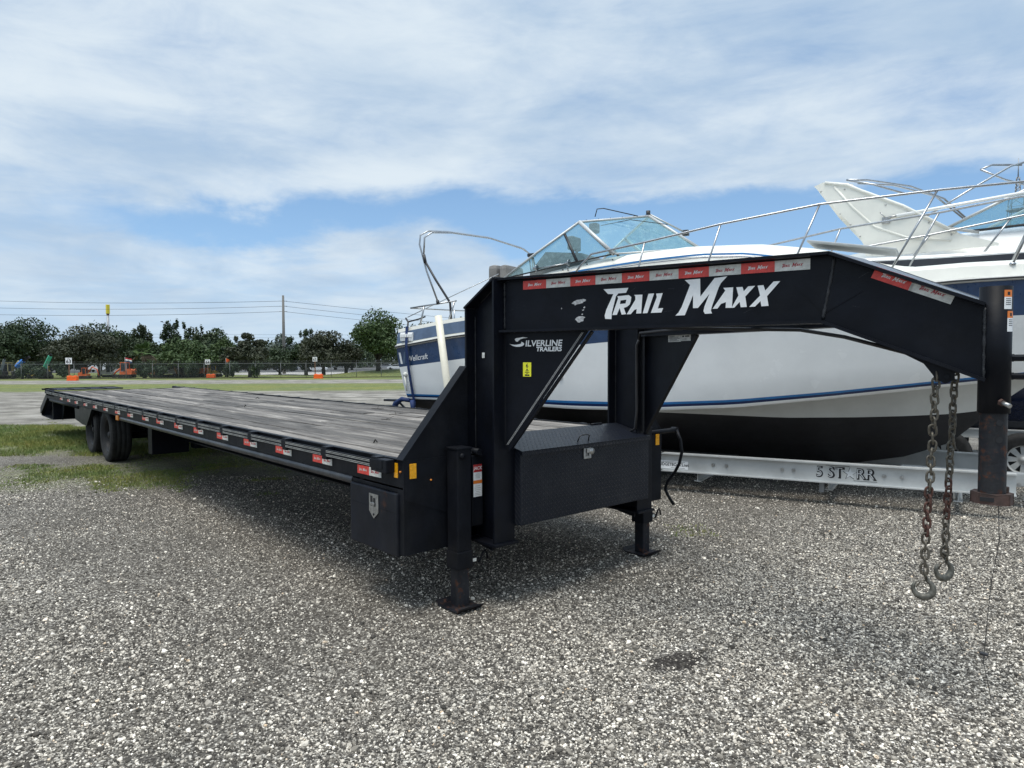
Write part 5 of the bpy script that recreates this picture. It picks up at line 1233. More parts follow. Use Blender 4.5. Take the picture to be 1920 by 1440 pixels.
o = m.build('bungee_hook', BLACKP, None); o.location = (-5.75, 3.1, 0); o.rotation_euler = (0, 0, BA); tag(o, 'black rope tied round the stern corner of the boat, above the blue strap', 'rope')

# second boat behind
S2 = (-6.517, 5.689)
B2 = frame(S2, 'express_cruiser', 'larger cream cruiser with a swept radar arch, standing behind the bow of the nearer boat', 'boat', 'motor boats on trailers')
s2 = [0, 2, 4, 6, 7.2, 8.4, 9.4, 10.0, 10.4]
n_s = [1.30, 1.36, 1.38, 1.38, 1.34, 1.15, .78, .42, .02]; z_s = [2.55, 2.68, 2.80, 2.90, 2.88, 2.90, 2.98, 3.04, 3.08]
n_w = [1.2, 1.26, 1.28, 1.27, 1.20, .95, .55, .2, 0]; z_w = [1.20, 1.18, 1.18, 1.22, 1.27, 1.42, 1.60, 1.80, 1.95]
def L2(s0, S1, f, dz=0, dn=0): return (s0, S1, s2[:-1]+[S1], [max(0, q+dn) for q in blend(n_w, n_s, f)[:-1]]+[0], off(blend(z_w, z_s, f), dz))
l2 = [(0, 9.5, [0, 6, 8, 9, 9.5], [0, 0, 0, 0, 0], [.55, .52, .62, 1.0, 1.45]), L2(0, 9.6, 0, 0), L2(0, 9.62, .02, .0), L2(0, 9.8, .30), L2(0, 9.82, .32), L2(0, 10.1, .62), L2(0, 10.25, .925), L2(0, 10.3, .988), L2(0, 10.4, 1.0)]
h2 = build_hull(B2, hull_rows(l2, 30), [NAVYD, GEL, mat('charcoal_stripe', (.035, .038, .05), .35, var=.1), GELC], lambda i, j: [0, 1, 1, 2, 1, 1, 2, 1][i])
m = MB(); tt = np.linspace(0, 10.38, 34)
def sec2(s):
    g_ = interp(s, s2, n_s); z_ = interp(s, s2, z_s); top = interp(s, [0, 4, 6, 7, 8.5, 9.6, 10.4], [2.6, 2.75, 3.05, 3.2, 3.28, 3.2, 3.1]); cn = max(.0, g_-.22)
    top = max(top, z_+.02)
    p_ = [(g_, z_), (g_-.02, z_+.03), (max(0, g_-.18), z_+.04), (cn, z_+.05), (cn*.94, top-.06), (cn*.86, top), (0, top+.06)]
    return p_+[(-a_, b_) for a_, b_ in reversed(p_[:-1])]
m.grid([[P_(s, a_, b_) for a_, b_ in reversed(sec2(s))] for s in tt]); m.build('cabin', GEL, B2)
for sg in (1, -1):
    m = MB(); pts = [(5.46, 4.00), (5.58, 4.04), (5.90, 3.98), (6.05, 3.88), (6.55, 3.62), (7.20, 3.17), (7.6, 3.02), (7.60, 2.99), (6.3, 2.96), (6.12, 2.98), (6.10, 3.12), (5.95, 3.4), (5.72, 3.68)]
    m.prism(pts, P_(0, sg*1.22, 0), X, Z, Y*sg, .05)
    # raised outer edge rib
    m.tube([P_(s, sg*1.22, z) for s, z in [(5.60, 4.03), (5.88, 3.965), (6.05, 3.865), (6.55, 3.60), (7.15, 3.19)]], .022, 8)
    m.tube([P_(s, sg*1.215, z) for s, z in [(5.72, 3.96), (5.95, 3.65), (6.22, 3.36), (6.6, 3.18), (7.1, 3.10)]], .018, 8)
    m.build('arch_side', GELC, B2)
m = MB(); m.add([P_(5.52, 1.2, 4.02), P_(5.95, 1.2, 3.97), P_(5.95, -1.2, 3.97), P_(5.52, -1.2, 4.02), P_(5.52, 1.2, 3.92), P_(5.95, 1.2, 3.87), P_(5.95, -1.2, 3.87), P_(5.52, -1.2, 3.92)], [(0, 1, 2, 3), (7, 6, 5, 4), (0, 4, 5, 1), (2, 6, 7, 3), (1, 5, 6, 2), (0, 3, 7, 4)])
m.build('arch_top', GELC, B2)
m = MB()
for s, z in [(5.55, 3.94), (5.66, 3.78), (5.80, 3.60), (5.93, 3.44), (6.05, 3.27), (6.11, 3.13), (6.2, 3.02), (5.85, 3.93), (6.1, 3.79), (6.35, 3.66), (6.6, 3.53), (6.85, 3.37), (7.1, 3.19)]: m.lathe([(.0001, -.008), (.010, -.007), (.011, 0)], P_(s, 1.222, z-.02), 'Y', 8)
m.build('snap', STEEL, B2)['kind'] = 'stuff'
m = MB(); m.cbox(P_(6.36, 1.235, 3.43), (.10, .03, .09), 0, .008); m.tube([P_(6.38, 1.25, 3.46), P_(6.50, 1.25, 3.475)], .014, 8); m.tube([P_(6.35, 1.25, 3.46), P_(6.29, 1.25, 3.54)], .008, 6); m.build('arch_bracket', STEEL, B2)
m = MB(); m.tube([P_(6.48, 1.25, 3.472), P_(7.2, 1.15, 3.56), P_(8.2, 1.0, 3.68)], .022, 8); m.build('support_pole', GEL, B2)
m = MB()
def h2p(pts, r=.0135): m.tube([P_(*p) for p in pts], r, 8)
h2p([(5.86, 1.1, 4.06), (6.2, 1.1, 3.95), (6.6, 1.08, 3.77)]); h2p([(5.86, 1.1, 4.06), (6.1, .9, 4.07), (6.6, .4, 4.02), (7.0, -.4, 3.95), (7.3, -1.0, 3.72)]); h2p([(6.0, 1.08, 4.0), (6.4, .7, 4.0), (6.9, 0, 3.92), (7.25, -.8, 3.7)])
h2p([(6.80, 1.05, 3.45), (7.3, .8, 3.8), (7.75, .45, 4.12), (8.0, .3, 4.2)]); h2p([(7.42, .45, 4.12), (7.55, .3, 4.20), (7.9, -.1, 4.24)]); h2p([(7.42, .45, 4.12), (7.7, .3, 3.98), (8.1, .1, 3.85)])
m.build('bimini_frame', CHROME, B2)
# windscreen of the second boat
wa, wb, wc, wd_ = (7.05, 1.08, 3.28), (8.6, .82, 3.98), (9.0, .80, 3.30), (7.3, 1.05, 3.22)
w2 = thing('windscreen', None, None); w2.parent = B2
for sg in (1, -1):
    m = MB(); m.tube([mir(wa, sg), mir((7.6, .98, 3.56), sg), mir((8.1, .9, 3.80), sg), mir(wb, sg)], .020, 8); m.tube([mir(wd_, sg), mir((8.2, .95, 3.27), sg), mir(wc, sg)], .016, 8, 1); m.tube([mir(wa, sg), mir((7.4, 1.04, 3.20), sg)], .022, 6); m.build('frame', [ALU, BLACKP], w2)
    m = MB(); m.add([mir(wd_, sg), mir((8.2, .95, 3.27), sg), mir(wc, sg), mir(wb, sg), mir((8.1, .9, 3.80), sg), mir((7.6, .98, 3.56), sg), mir(wa, sg)], [tuple(range(7))]); m.build('pane', GLASS, w2)
m = MB(); m.add([mir(wb, 1), mir(wc, 1), mir(wc, -1), mir(wb, -1)], [(0, 1, 2, 3)]); m.build('pane', GLASS, w2)
tp2 = [(5.9, 1.28, 3.05), (6.1, 1.28, 3.09), (6.87, 1.28, 3.18), (7.85, 1.18, 3.34), (8.8, .92, 3.46), (9.8, .45, 3.55), (10.5, 0, 3.6)]
m = MB(); m.tube([P_(*p) for p in tp2]+[P_(p[0], -p[1], p[2]) for p in tp2[:-1][::-1]], .0135, 8); r2o = m.build('bow_rail', CHROME, B2)
for s0, s1 in ((6.68, 6.86), (7.45, 7.72), (8.3, 8.6), (9.2, 9.5)):
    for sg in (1, -1):
        g_ = interp(s0, s2, n_s)-.08; m = MB(); m.tube([P_(s0, sg*g_, interp(s0, s2, z_s)+.03), P_(s1, sg*interp(s1, [q[0] for q in tp2], [q[1] for q in tp2]), interp(s1, [q[0] for q in tp2], [q[2] for q in tp2]))], .0125, 8); m.build('stanchion', CHROME, r2o)
T2 = frame(S2, 'boat_trailer', 'boat trailer with white spoked wheels under the cream cruiser at the far right', 'boat trailer')
for sg in (1, -1):
    m = MB(); isec(m, P_(1, sg*1.0, .62), X, Z, Y, 8.0, .12, .08, .012, .01); m.build('frame_rail', ALU, T2)
    for s in (6.22, 7.06, 7.90):
        w = thing('wheel', None, None, P_(s, sg*1.14, .33)); w.parent = T2
        if sg < 0: w.rotation_euler = (0, 0, math.pi)
        inst('tyre', BT, w); inst('rim', BR, w)
m = MB()
for s in (1.5, 3.5, 5.5, 7.5): m.box(s-.05, s+.05, -1.0, 1.0, .50, .56)
m.build('cross_beam', ALU, T2)
for y_ in (-.6, .6): m = MB(); m.cbox((5, y_, .72), (7, .10, .09), 0, .01); m.build('bunk', BLACKP, T2)
m = MB(); m.cbox(P_(7.1, .9, .335), (2.2, .08, .10), 0, .01); m.build('axle_beam', ALU, T2)
m = MB(); m.cbox((3.6, -.3, .35), (.1, .1, .1)); 

# ------------------------------------------------------------------ trees
def leaf_mat(name, dark, mid, lite, k=.6):
    m = bpy.data.materials.new(name); m.use_nodes = True; t = NT(m.node_tree); b = m.node_tree.nodes['Principled BSDF']
    co = t.new('ShaderNodeTexCoord').outputs['Object']; n = t.noise(co, k, 4, .7); n2 = t.noise(co, 5, 3, .7)
    c = t.ramp(t.math('ADD', t.math('MULTIPLY', n, .6), t.math('MULTIPLY', n2, .4)), [(.34, dark), (.5, mid), (.66, lite)])
    t.l.new(c, b.inputs['Base Color']); b.inputs['Roughness'].default_value = .6; b.inputs['Specular IOR Level'].default_value = .25; return m
OAK = leaf_mat('oak_leaves', (.014, .026, .012), (.032, .052, .022), (.065, .085, .038))
OAKB = leaf_mat('brownish_oak_leaves', (.022, .026, .016), (.045, .052, .030), (.080, .085, .050))
GRN = leaf_mat('green_leaves', (.018, .038, .012), (.045, .075, .022), (.090, .125, .045))
PINEM = leaf_mat('pine_needles', (.020, .030, .014), (.042, .056, .026), (.075, .090, .045))
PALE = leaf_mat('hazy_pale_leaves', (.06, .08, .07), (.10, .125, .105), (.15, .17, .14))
BARK = mat('grey_bark', (.045, .038, .032), .9, var=.35, vscale=6)
def crown_mesh(name, lobes, n, leaf, material, seed, fill=.35):
    """leaf-sized faces spread through a set of lobes (x, y, z, rx, ry, rz)"""
    g = np.random.default_rng(seed); L = np.array(lobes); vol = (L[:, 3]*L[:, 4]*L[:, 5])**(2/3); pk_ = g.choice(len(L), n, p=vol/vol.sum())
    d = g.normal(size=(n, 3)); d /= np.linalg.norm(d, axis=1)[:, None]
    r_ = np.where(g.uniform(0, 1, n) < fill, g.uniform(.3, 1, n), g.normal(1.0, .10, n))
    # twigs: bundle leaves into small clumps
    cl = g.normal(size=(len(L)*14, 3)); cl /= np.linalg.norm(cl, axis=1)[:, None]
    j = g.integers(0, len(cl), n); mixv = g.uniform(.0, 1, n)[:, None]**.6; d = d*(1-mixv*.75)+cl[j]*mixv*.75; d /= np.linalg.norm(d, axis=1)[:, None]
    r_ = r_*(1+.12*np.sin(j*2.4))
    c = L[pk_, :3]+d*L[pk_, 3:6]*r_[:, None]
    nrm = d*.7+g.normal(size=(n, 3))*.6; nrm /= np.linalg.norm(nrm, axis=1)[:, None]
    u = np.cross(nrm, g.normal(size=(n, 3))); u /= np.linalg.norm(u, axis=1)[:, None]; v = np.cross(nrm, u)
    sz = leaf*g.uniform(.5, 1.3, n)[:, None]
    q = np.stack([c-u*sz, c-v*sz*.55, c+u*sz, c+v*sz*.55], 1).reshape(-1, 3)
    me = bpy.data.meshes.new(name); me.vertices.add(n*4); me.loops.add(n*4); me.polygons.add(n)
    me.vertices.foreach_set('co', q.astype(np.float32).ravel()); me.loops.foreach_set('vertex_index', np.arange(n*4, dtype=np.int32))
    me.polygons.foreach_set('loop_start', np.arange(0, n*4, 4, dtype=np.int32)); me.polygons.foreach_set('loop_total', np.full(n, 4, dtype=np.int32))
    me.update(calc_edges=True); me.materials.append(material); return me
def tree(name, label, px0, px1, py_top, dist, material, seed, trunk=None, style='broad', base_py=None, leaf=.20, n=5200, low=.28, cat='tree', dens=1.0):
    w0 = px1-px0; px0 -= .07*w0; px1 += .07*w0; py_top -= 3; n = int(n*1.45); low = low*.72
    g = random.Random(seed); pxc = (px0+px1)/2; p = at(pxc, dist); H = pxz(py_top, dist)-p.z; Wd = (px1-px0)/FPX*dist
    t = thing(name, label, cat, p, g.uniform(0, 6.28), 'trees beyond the fence')
    lobes = []
    if style == 'broad':
        k = 15
        for i in range(k):
            a = g.uniform(0, 6.28); rr = (g.uniform(0, 1)**.5)*Wd*.36; f = 1-(rr/(Wd*.5))**2
            z0 = H*low; z = z0+(H-z0)*g.uniform(.25, .83)*(.45+.55*f); rx = Wd*g.uniform(.13, .21)
            lobes.append((rr*math.cos(a), rr*math.sin(a), z, rx, rx, (H-z0)*g.uniform(.13, .20)))
        lobes.append((0, 0, H*.80, Wd*.22, Wd*.22, H*.19)); lobes.append((0, 0, H*.5, Wd*.3, Wd*.3, H*.2))
    elif style == 'spiky':
        for i in range(18):
            a = g.uniform(0, 6.28); rr = (g.uniform(0, 1)**.6)*Wd*.40; z = H*g.uniform(low+.06, .93)*(1-.25*rr/(Wd*.5)); rx = Wd*g.uniform(.07, .13)
            lobes.append((rr*math.cos(a), rr*math.sin(a), z, rx, rx, H*g.uniform(.07, .13)))
        for i in range(6):
            a = g.uniform(0, 6.28); rr = Wd*g.uniform(.0, .3); lobes.append((rr*math.cos(a), rr*math.sin(a), H*g.uniform(.86, .96), Wd*.035, Wd*.035, H*.07))
        lobes.append((0, 0, H*.5, Wd*.28, Wd*.28, H*.18))
    elif style == 'bush':
        for i in range(8):
            a = g.uniform(0, 6.28); rr = Wd*g.uniform(0, .32); lobes.append((rr*math.cos(a), rr*math.sin(a), H*g.uniform(.3, .75), Wd*.18, Wd*.18, H*.24))
    cr = bpy.data.objects.new('crown', crown_mesh('crown', lobes, int(n*dens), leaf, material, seed)); COL.objects.link(cr); cr.parent = t
    if style != 'bush':
        m = MB(); r0 = .16+H*.018; bend = [(0, 0, -.15), (g.uniform(-.1, .1), 0, H*.2), (g.uniform(-.2, .2), g.uniform(-.2, .2), H*.45), (0, 0, H*.72)]
        m.tube(bend, [r0*1.15, r0*.85, r0*.6, r0*.25], 8)
        for l_ in lobes[:9]: m.tube([(0, 0, H*low*.9), (l_[0]*.45, l_[1]*.45, H*low+(l_[2]-H*low)*.45), (l_[0], l_[1], l_[2])], [r0*.5, r0*.3, r0*.08], 6)
        m.build('trunk', BARK, t)
    return t
TREES = [
 ('leafy_tree', 'mid height dark tree between the left oaks behind the signs', 100, 150, 632, 120, OAK, 31, 'broad', 3600, .1),
 ('leafy_tree', 'dark tree filling behind the palm crown', 232, 300, 636, 104, OAK, 32, 'broad', 4200, .1),
 ('leafy_tree', 'low dark tree left of the two tipped tree', 400, 450, 652, 99, OAK, 33, 'broad', 3000, .1),
 ('leafy_tree', 'low brownish tree just left of the tall green tree', 622, 676, 640, 104, OAKB, 34, 'broad', 3200, .1),
 ('leafy_tree', 'low dark tree right behind the utility pole foot', 490, 560, 650, 118, OAK, 35, 'broad', 3400, .1),
 ('oak_tree', 'broad dark oak filling the left edge of the photo', -55, 60, 612, 96, OAK, 1, 'broad', 6500, .24),
 ('oak_tree', 'tall dark domed oak behind the blue boom', 0, 114, 596, 104, OAK, 2, 'broad', 6500, .26),
 ('oak_tree', 'wide brownish oak behind the numbered sign 63', 96, 212, 612, 98, OAKB, 3, 'broad', 6500, .22),
 ('oak_tree', 'dark oak rising behind the tall yellow sign pole', 130, 244, 606, 112, OAK, 4, 'broad', 6000, .3),
 ('pine_tree', 'thin airy tree just left of the street lamp heads', 246, 292, 609, 108, PINEM, 5, 'spiky', 2600, .35),
 ('pine_tree', 'tall ragged dark pine, highest of the middle group', 300, 356, 600, 104, OAK, 6, 'spiky', 3600, .30),
 ('pine_tree', 'ragged pine leaning right beside the tallest one', 342, 388, 611, 103, PINEM, 7, 'spiky', 3000, .25),
 ('oak_tree', 'wide low green tree behind the palm', 282, 405, 636, 96, GRN, 8, 'broad', 5600, .24),
 ('oak_tree', 'far dark rounded tree between the pines and the utility pole', 374, 438, 618, 135, OAK, 9, 'broad', 3800, .3),
 ('leafy_tree', 'lighter green rounded tree left of the sign 64 bushes', 398, 446, 632, 118, GRN, 10, 'broad', 3200, .2),
 ('oak_tree', 'dark spreading tree with two tips left of the utility pole', 424, 514, 628, 97, OAKB, 11, 'spiky', 6000, .25),
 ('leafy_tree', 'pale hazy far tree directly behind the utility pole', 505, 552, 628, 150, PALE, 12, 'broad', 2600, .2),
 ('oak_tree', 'dark dense tree just right of the utility pole', 536, 612, 616, 112, OAK, 13, 'spiky', 5200, .22),
 ('oak_tree', 'brownish spreading tree above the numbered sign 65', 560, 654, 622, 102, OAKB, 14, 'broad', 5600, .24),
 ('leafy_tree', 'tall full green tree beside the boat stern', 654, 764, 584, 100, GRN, 15, 'broad', 8200, .24),
 ('leafy_tree', 'dark leafy tree partly hidden behind the boat stern', 735, 850, 608, 110, OAK, 16, 'broad', 5000, .24),
 ('oak_tree', 'far oak low over the yard between two larger oaks', 210, 290, 625, 125, OAK, 17, 'broad', 3600, .1),
 ('oak_tree', 'low far tree filling the gap left of the sign 64', 340, 420, 640, 130, OAK, 18, 'broad', 3200, .05),
 ('oak_tree', 'low far tree filling the gap behind the parked cars', 430, 560, 645, 190, OAK, 19, 'broad', 3600, .05),
 ('oak_tree', 'low far tree behind the berm', 600, 720, 640, 170, OAK, 20, 'broad', 3600, .05),
 ('oak_tree', 'far oak filling the horizon behind the machines', 30, 160, 640, 150, OAK, 21, 'broad', 3600, .02),
]
for (nm, lab, a_, b_, top, dist, mt, sd_, sty, n_, low) in TREES:
    tree(nm, lab, a_, b_, top, dist, mt, sd_, style=sty, n=n_, low=low, leaf=.20 if dist < 125 else .30)
for i, (a_, b_, top, lab) in enumerate([(346, 379, 676, 'dark shrub at the fence left of sign 64'), (418, 450, 677, 'dark shrub at the fence right of sign 64'), (466, 500, 678, 'rounded shrub at the fence near the parked cars'), (288, 318, 680, 'low shrub at the fence right of the palm'), (56, 90, 680, 'low shrub behind the fence beside the green boom'), (98, 128, 676, 'dark shrub left of the leftmost lot sign'), (30, 62, 676, 'dark shrub under the blue boom'), (-30, 12, 674, 'dark shrub at the left edge behind the fence'), (255, 290, 676, 'dark shrub at the foot of the palm')]):
    tree('shrub', lab, a_, b_, top, 88, OAK, 40+i, style='bush', n=900, leaf=.14, cat='shrub')
def far_wood():
    g = np.random.default_rng(5); lobes = []
    for px in range(-120, 900, 14):
        d_ = 210+40*g.uniform(); p = at(px, d_); h = g.uniform(5.5, 8.0); lobes.append((p.x, p.y, p.z+h*.5, 5.5, 5.5, h*.6))
    o = bpy.data.objects.new('far_wood', crown_mesh('far_wood', lobes, 26000, .6, OAK, 77)); COL.objects.link(o); tag(o, 'low dark line of distant trees closing the horizon', 'woods', kind='stuff')
far_wood()
# palm
def palm():
    p = at(271, 90); t = thing('cabbage_palm', 'cabbage palm with a shaggy trunk standing at the fence', 'palm tree', p)
    H = pxz(660, 90)-p.z; g = random.Random(4)
    m = MB(); m.tube([(0, 0, -.1), (.05, 0, H*.4), (0, 0, H*.8), (0, 0, H)], [.26, .22, .26, .3], 10)
    for k in range(40): z = H*g.uniform(.25, .98); a = g.uniform(0, 6.28); m.tube([(.2*math.cos(a), .2*math.sin(a), z), (.36*math.cos(a), .36*math.sin(a), z+.18)], [.05, .02], 5)
    m.build('trunk', mat('shaggy_palm_bark', (.10, .075, .055), .9, var=.35, vscale=8), t)
    fm = leaf_mat('palm_frond_green', (.03, .06, .015), (.06, .10, .03), (.12, .16, .06))
    for k in range(40):
        m = MB(); a = g.uniform(0, 6.28); el = g.uniform(-.55, 1.35); L_ = g.uniform(1.2, 1.75); c = Vector((math.cos(a)*math.cos(el), math.sin(a)*math.cos(el), math.sin(el))); o0 = Vector((0, 0, H+.1)); tip = o0+c*L_*.55-Z*.08
        m.tube([o0, o0+c*L_*.3, tip], .018, 4); sdv = c.cross(Z).normalized(); upv = sdv.cross(c)
        for j in range(17):
            f = (j-8)/8*1.35; dv = (c*math.cos(f)+sdv*math.sin(f)).normalized(); e = tip+dv*L_*.55-Z*(.20+.22*abs(f))+upv*.04; w_ = upv.cross(dv).normalized()*.05
            m.add([tip, tip+dv*L_*.25+w_-Z*.02, e, tip+dv*L_*.25-w_-Z*.02], [(0, 1, 2, 3)])
        m.build('frond', fm if el > -.2 else mat('dry_frond', (.16, .12, .075), .8, var=.2), t)
palm()
# ------------------------------------------------------------------ fence
def fence_mat():
    m = bpy.data.materials.new('chain_link'); m.use_nodes = True; t = NT(m.node_tree); t.n.clear()
    o = t.new('ShaderNodeOutputMaterial'); tr = t.new('ShaderNodeBsdfTransparent'); df = t.new('ShaderNodeBsdfPrincipled'); df.inputs['Base Color'].default_value = (.09, .10, .105, 1); df.inputs['Roughness'].default_value = .5
    co = t.new('ShaderNodeTexCoord').outputs['Object']; sp = t.new('ShaderNodeSeparateXYZ'); t.l.new(co, sp.inputs[0])
    def line(v): return t.math('LESS_THAN', t.math('ABSOLUTE', t.math('SUBTRACT', t.math('FRACT', t.math('MULTIPLY', v, 14.0)), .5)), .045)
    k = t.math('MAXIMUM', line(t.math('ADD', sp.outputs[0], sp.outputs[2])), line(t.math('SUBTRACT', sp.outputs[0], sp.outputs[2])))
    mx = t.new('ShaderNodeMixShader'); t.l.new(k, mx.inputs[0]); t.l.new(tr.outputs[0], mx.inputs[1]); t.l.new(df.outputs[0], mx.inputs[2]); t.l.new(mx.outputs[0], o.inputs[0]); return m
def fence():
    d0 = 85; a = at(-60, d0); b = at(900, d0+4); D_ = (b-a); L_ = Vector((D_.x, D_.y, 0)).length; rz = math.atan2(D_.y, D_.x)
    t = thing('chain_link_fence', 'long galvanised chain link fence across the back of the gravel lot', 'fence', (a.x, a.y, a.z), rz)
    ca = math.cos(rz); sa_ = math.sin(rz); n = int(L_/3.05); Hf = 1.85; g = random.Random(9)
    pm = MB(); pm.tube([(0, 0, -.2), (0, 0, Hf+.05)], .035, 6); pm.tube([(0, 0, Hf), (.02, -.0, Hf+.08), (.10, -.12, Hf+.38)], .018, 5); FG = mat('dull_fence_pipe', (.15, .155, .16), .6, metal=.2, var=.15); pmm = pm.mesh('post', [FG])
    zs_ = []
    for i in range(n+1):
        u = i*L_/n; z = gz(a.x+ca*u, a.y+sa_*u)-a.z; zs_.append((u, z)); inst('post', pmm, t, (u, 0, z))
    m = MB(); m.tube([(u, 0, z+Hf) for u, z in zs_], .024, 6); m.build('top_rail', FG, t)
    m = MB(); m.grid([[(u, .03, z+.04) for u, z in zs_], [(u, .03, z+Hf) for u, z in zs_]], smooth=False); m.build('mesh', fence_mat(), t)
    m = MB(); m.grid([[(u, -.05, z-.05) for u, z in zs_], [(u, -.05, z+.10) for u, z in zs_]], smooth=False); m.build('bottom_strip', mat('dark_windrow', (.05, .045, .035), .9), t)
    m = MB()
    for k in range(3): m.tube([(u+.03+.03*k, -.04*(k+1), z+Hf+.12+.11*k) for u, z in zs_], .006, 4)
    m.build('barbed_wire', FG, t)
fence()
# ------------------------------------------------------------------ lot signs and barriers
def sign(px, s, num, py0, py1, lab, lab2, wpx, dx):
    p = at(px+dx, s); hh = pxz(py0, s)-p.z; sz = wpx/FPX*s; face = math.atan2(-Fh.y, -Fh.x)+math.pi/2
    t = thing('lot_sign', lab, 'sign', p, face, 'numbered lot signs')
    m = MB(); m.box(-.055, .055, -.04, .04, .2, hh-.25); m.build('post', WOODP, t)
    m = MB(); m.box(-sz/2, sz/2, -.065, -.045, hh-sz, hh); f = m.build('panel', WHI, t)
    m = MB(); put_text(m, text_mb(num, sz*.80, .022*sz), (0, -.068, hh-sz*.60), X, Z); m.box(-sz*.2, sz*.2, -.0675, -.066, hh-sz*.18, hh-sz*.13); m.build('number', INK, f)
    m = MB(); wb = .98; m.cbox((.42, -.1, .27), (1.05, .45, .50), 0, .05); m.cbox((.15, -.1, .54), (.2, .2, .06), 0, .02); m.cbox((.72, -.1, .54), (.2, .2, .06), 0, .02)
    m.prism([(-.12, 0), (.96, 0), (.96, .05), (-.12, .05)], (0, -.36, .02), X, Z, Y, .52)
    o = m.build('plastic_barrier', ORANGE); o.location = at(px+dx, s-.5); o.rotation_euler = (0, 0, face); tag(o, lab2, 'barrier', 'orange water filled barriers')
sign(129, 76, '63', 668, 680, 'white square sign reading 63, behind the trailer tail, leftmost of the lot signs', 'orange plastic barrier nearest the left, below the square sign behind the trailer tail', 12, 1)
sign(390, 88, '64', 672, 683, 'white square sign reading 64, between two shrubs, middle one of the lot signs', 'orange plastic barrier between the shrubs, in the middle of the back fence', 9.5, 0)
sign(591, 84, '65', 668, 678.5, 'white square sign reading 65, near the grassy berm, rightmost of the lot signs', 'orange plastic barrier in front of the grassy berm, right of the utility pole', 8.5, 0)
# ------------------------------------------------------------------ poles, wires, tall sign, lamp, mast
def upole():
    s = 125; p = at(533, s); H = pxz(553, s)-p.z; t = thing('utility_pole', 'tall grey utility pole carrying three wires', 'utility pole', p)
    m = MB(); m.tube([(0, 0, -.3), (0, 0, H)], [.33, .19], 12); m.build('shaft', CONC, t)
    for py in (563.5, 573, 583):
        z = pxz(py, s)-p.z; m = MB(); v = Rh; m.tube([(0, 0, z), (v.x*.7, v.y*.7, z)], .05, 6); m.tube([(0, 0, z), (-v.x*.7, -v.y*.7, z)], .05, 6); m.build('insulator', GALV, t)
    for k, py in enumerate((563.5, 573, 583)):
        m = MB(); z = pxz(py, s)
        c0 = at(533, s, z); l = at(-300, 150, pxz([545, 560, 574][k], 150)); r_ = at(1500, 220, pxz([640, 655, 664][k], 220))
        for e, sag in ((l, 2.2), (r_, 2.6)):
            m.tube([c0.lerp(e, f)-Z*sag*4*f*(1-f)*.5 for f in np.linspace(0, 1, 18)], .035, 4)
        o = m.build('power_line', mat('dark_cable', (.05, .05, .055), .6, var=0)); tag(o, ['uppermost power line on the utility pole', 'middle power line on the utility pole', 'lowest of the three power lines on the utility pole'][k], 'cable', 'power lines on the utility pole')
    for k, py in enumerate((623, 629)):
        m = MB(); m.tube([at(-200, 230, pxz(py-8, 230)), at(250, 230, pxz(py+1, 230)), at(900, 230, pxz(py+6, 230))], .035, 4)
        o = m.build('power_line', mat('dark_cable', (.05, .05, .055), .6, var=0)); tag(o, ['upper of the two low wires just above the trees', 'lower of the two low wires just above the trees'][k], 'cable', 'low wires above the trees')
upole()
def tall_sign():
    s = 190; p = at(205, s); t = thing('tall_sign', 'tall yellow roadside sign on a white pole above the trees', 'sign', p)
    zt_ = pxz(569, s)-p.z; zm = pxz(586, s)-p.z; m = MB(); m.tube([(0, 0, 0), (0, 0, zm)], [.4, .28], 10); m.build('pole', GALV, t)
    m = MB(); m.cbox((0, 0, (zt_+zm)/2), (.75, .75, zt_-zm), 0, .06, Matrix.Rotation(.3, 4, 'Z')); m.build('panel', mat('sign_yellow', (.72, .58, .04), .5, var=.05), t)
    m = MB(); m.tube([(0, 0, zm-.7), (0, 0, zm)], [.22, .42], 8); m.build('collar', mat('dark_brown', (.08, .04, .03), .6), t)
tall_sign()
def lamp():
    s = 140; p = at(311, s); t = thing('street_lamp', 'two headed street lamp rising over the ragged pines', 'street lamp', p); H = pxz(603, s)-p.z
    m = MB(); m.tube([(0, 0, 0), (0, 0, H)], [.10, .07], 8); m.tube([-Rh*.55+Z*(H+.1), Z*H, Rh*.55+Z*(H+.1)], .04, 6); m.build('pole', GALV, t)
    for sg in (-1, 1): m = MB(); m.cbox(tuple(Rh*.6*sg+Z*(H+.2)), (.4, .4, .16), 0, .04); m.build('lamp_head', BLACKP, t)
lamp()
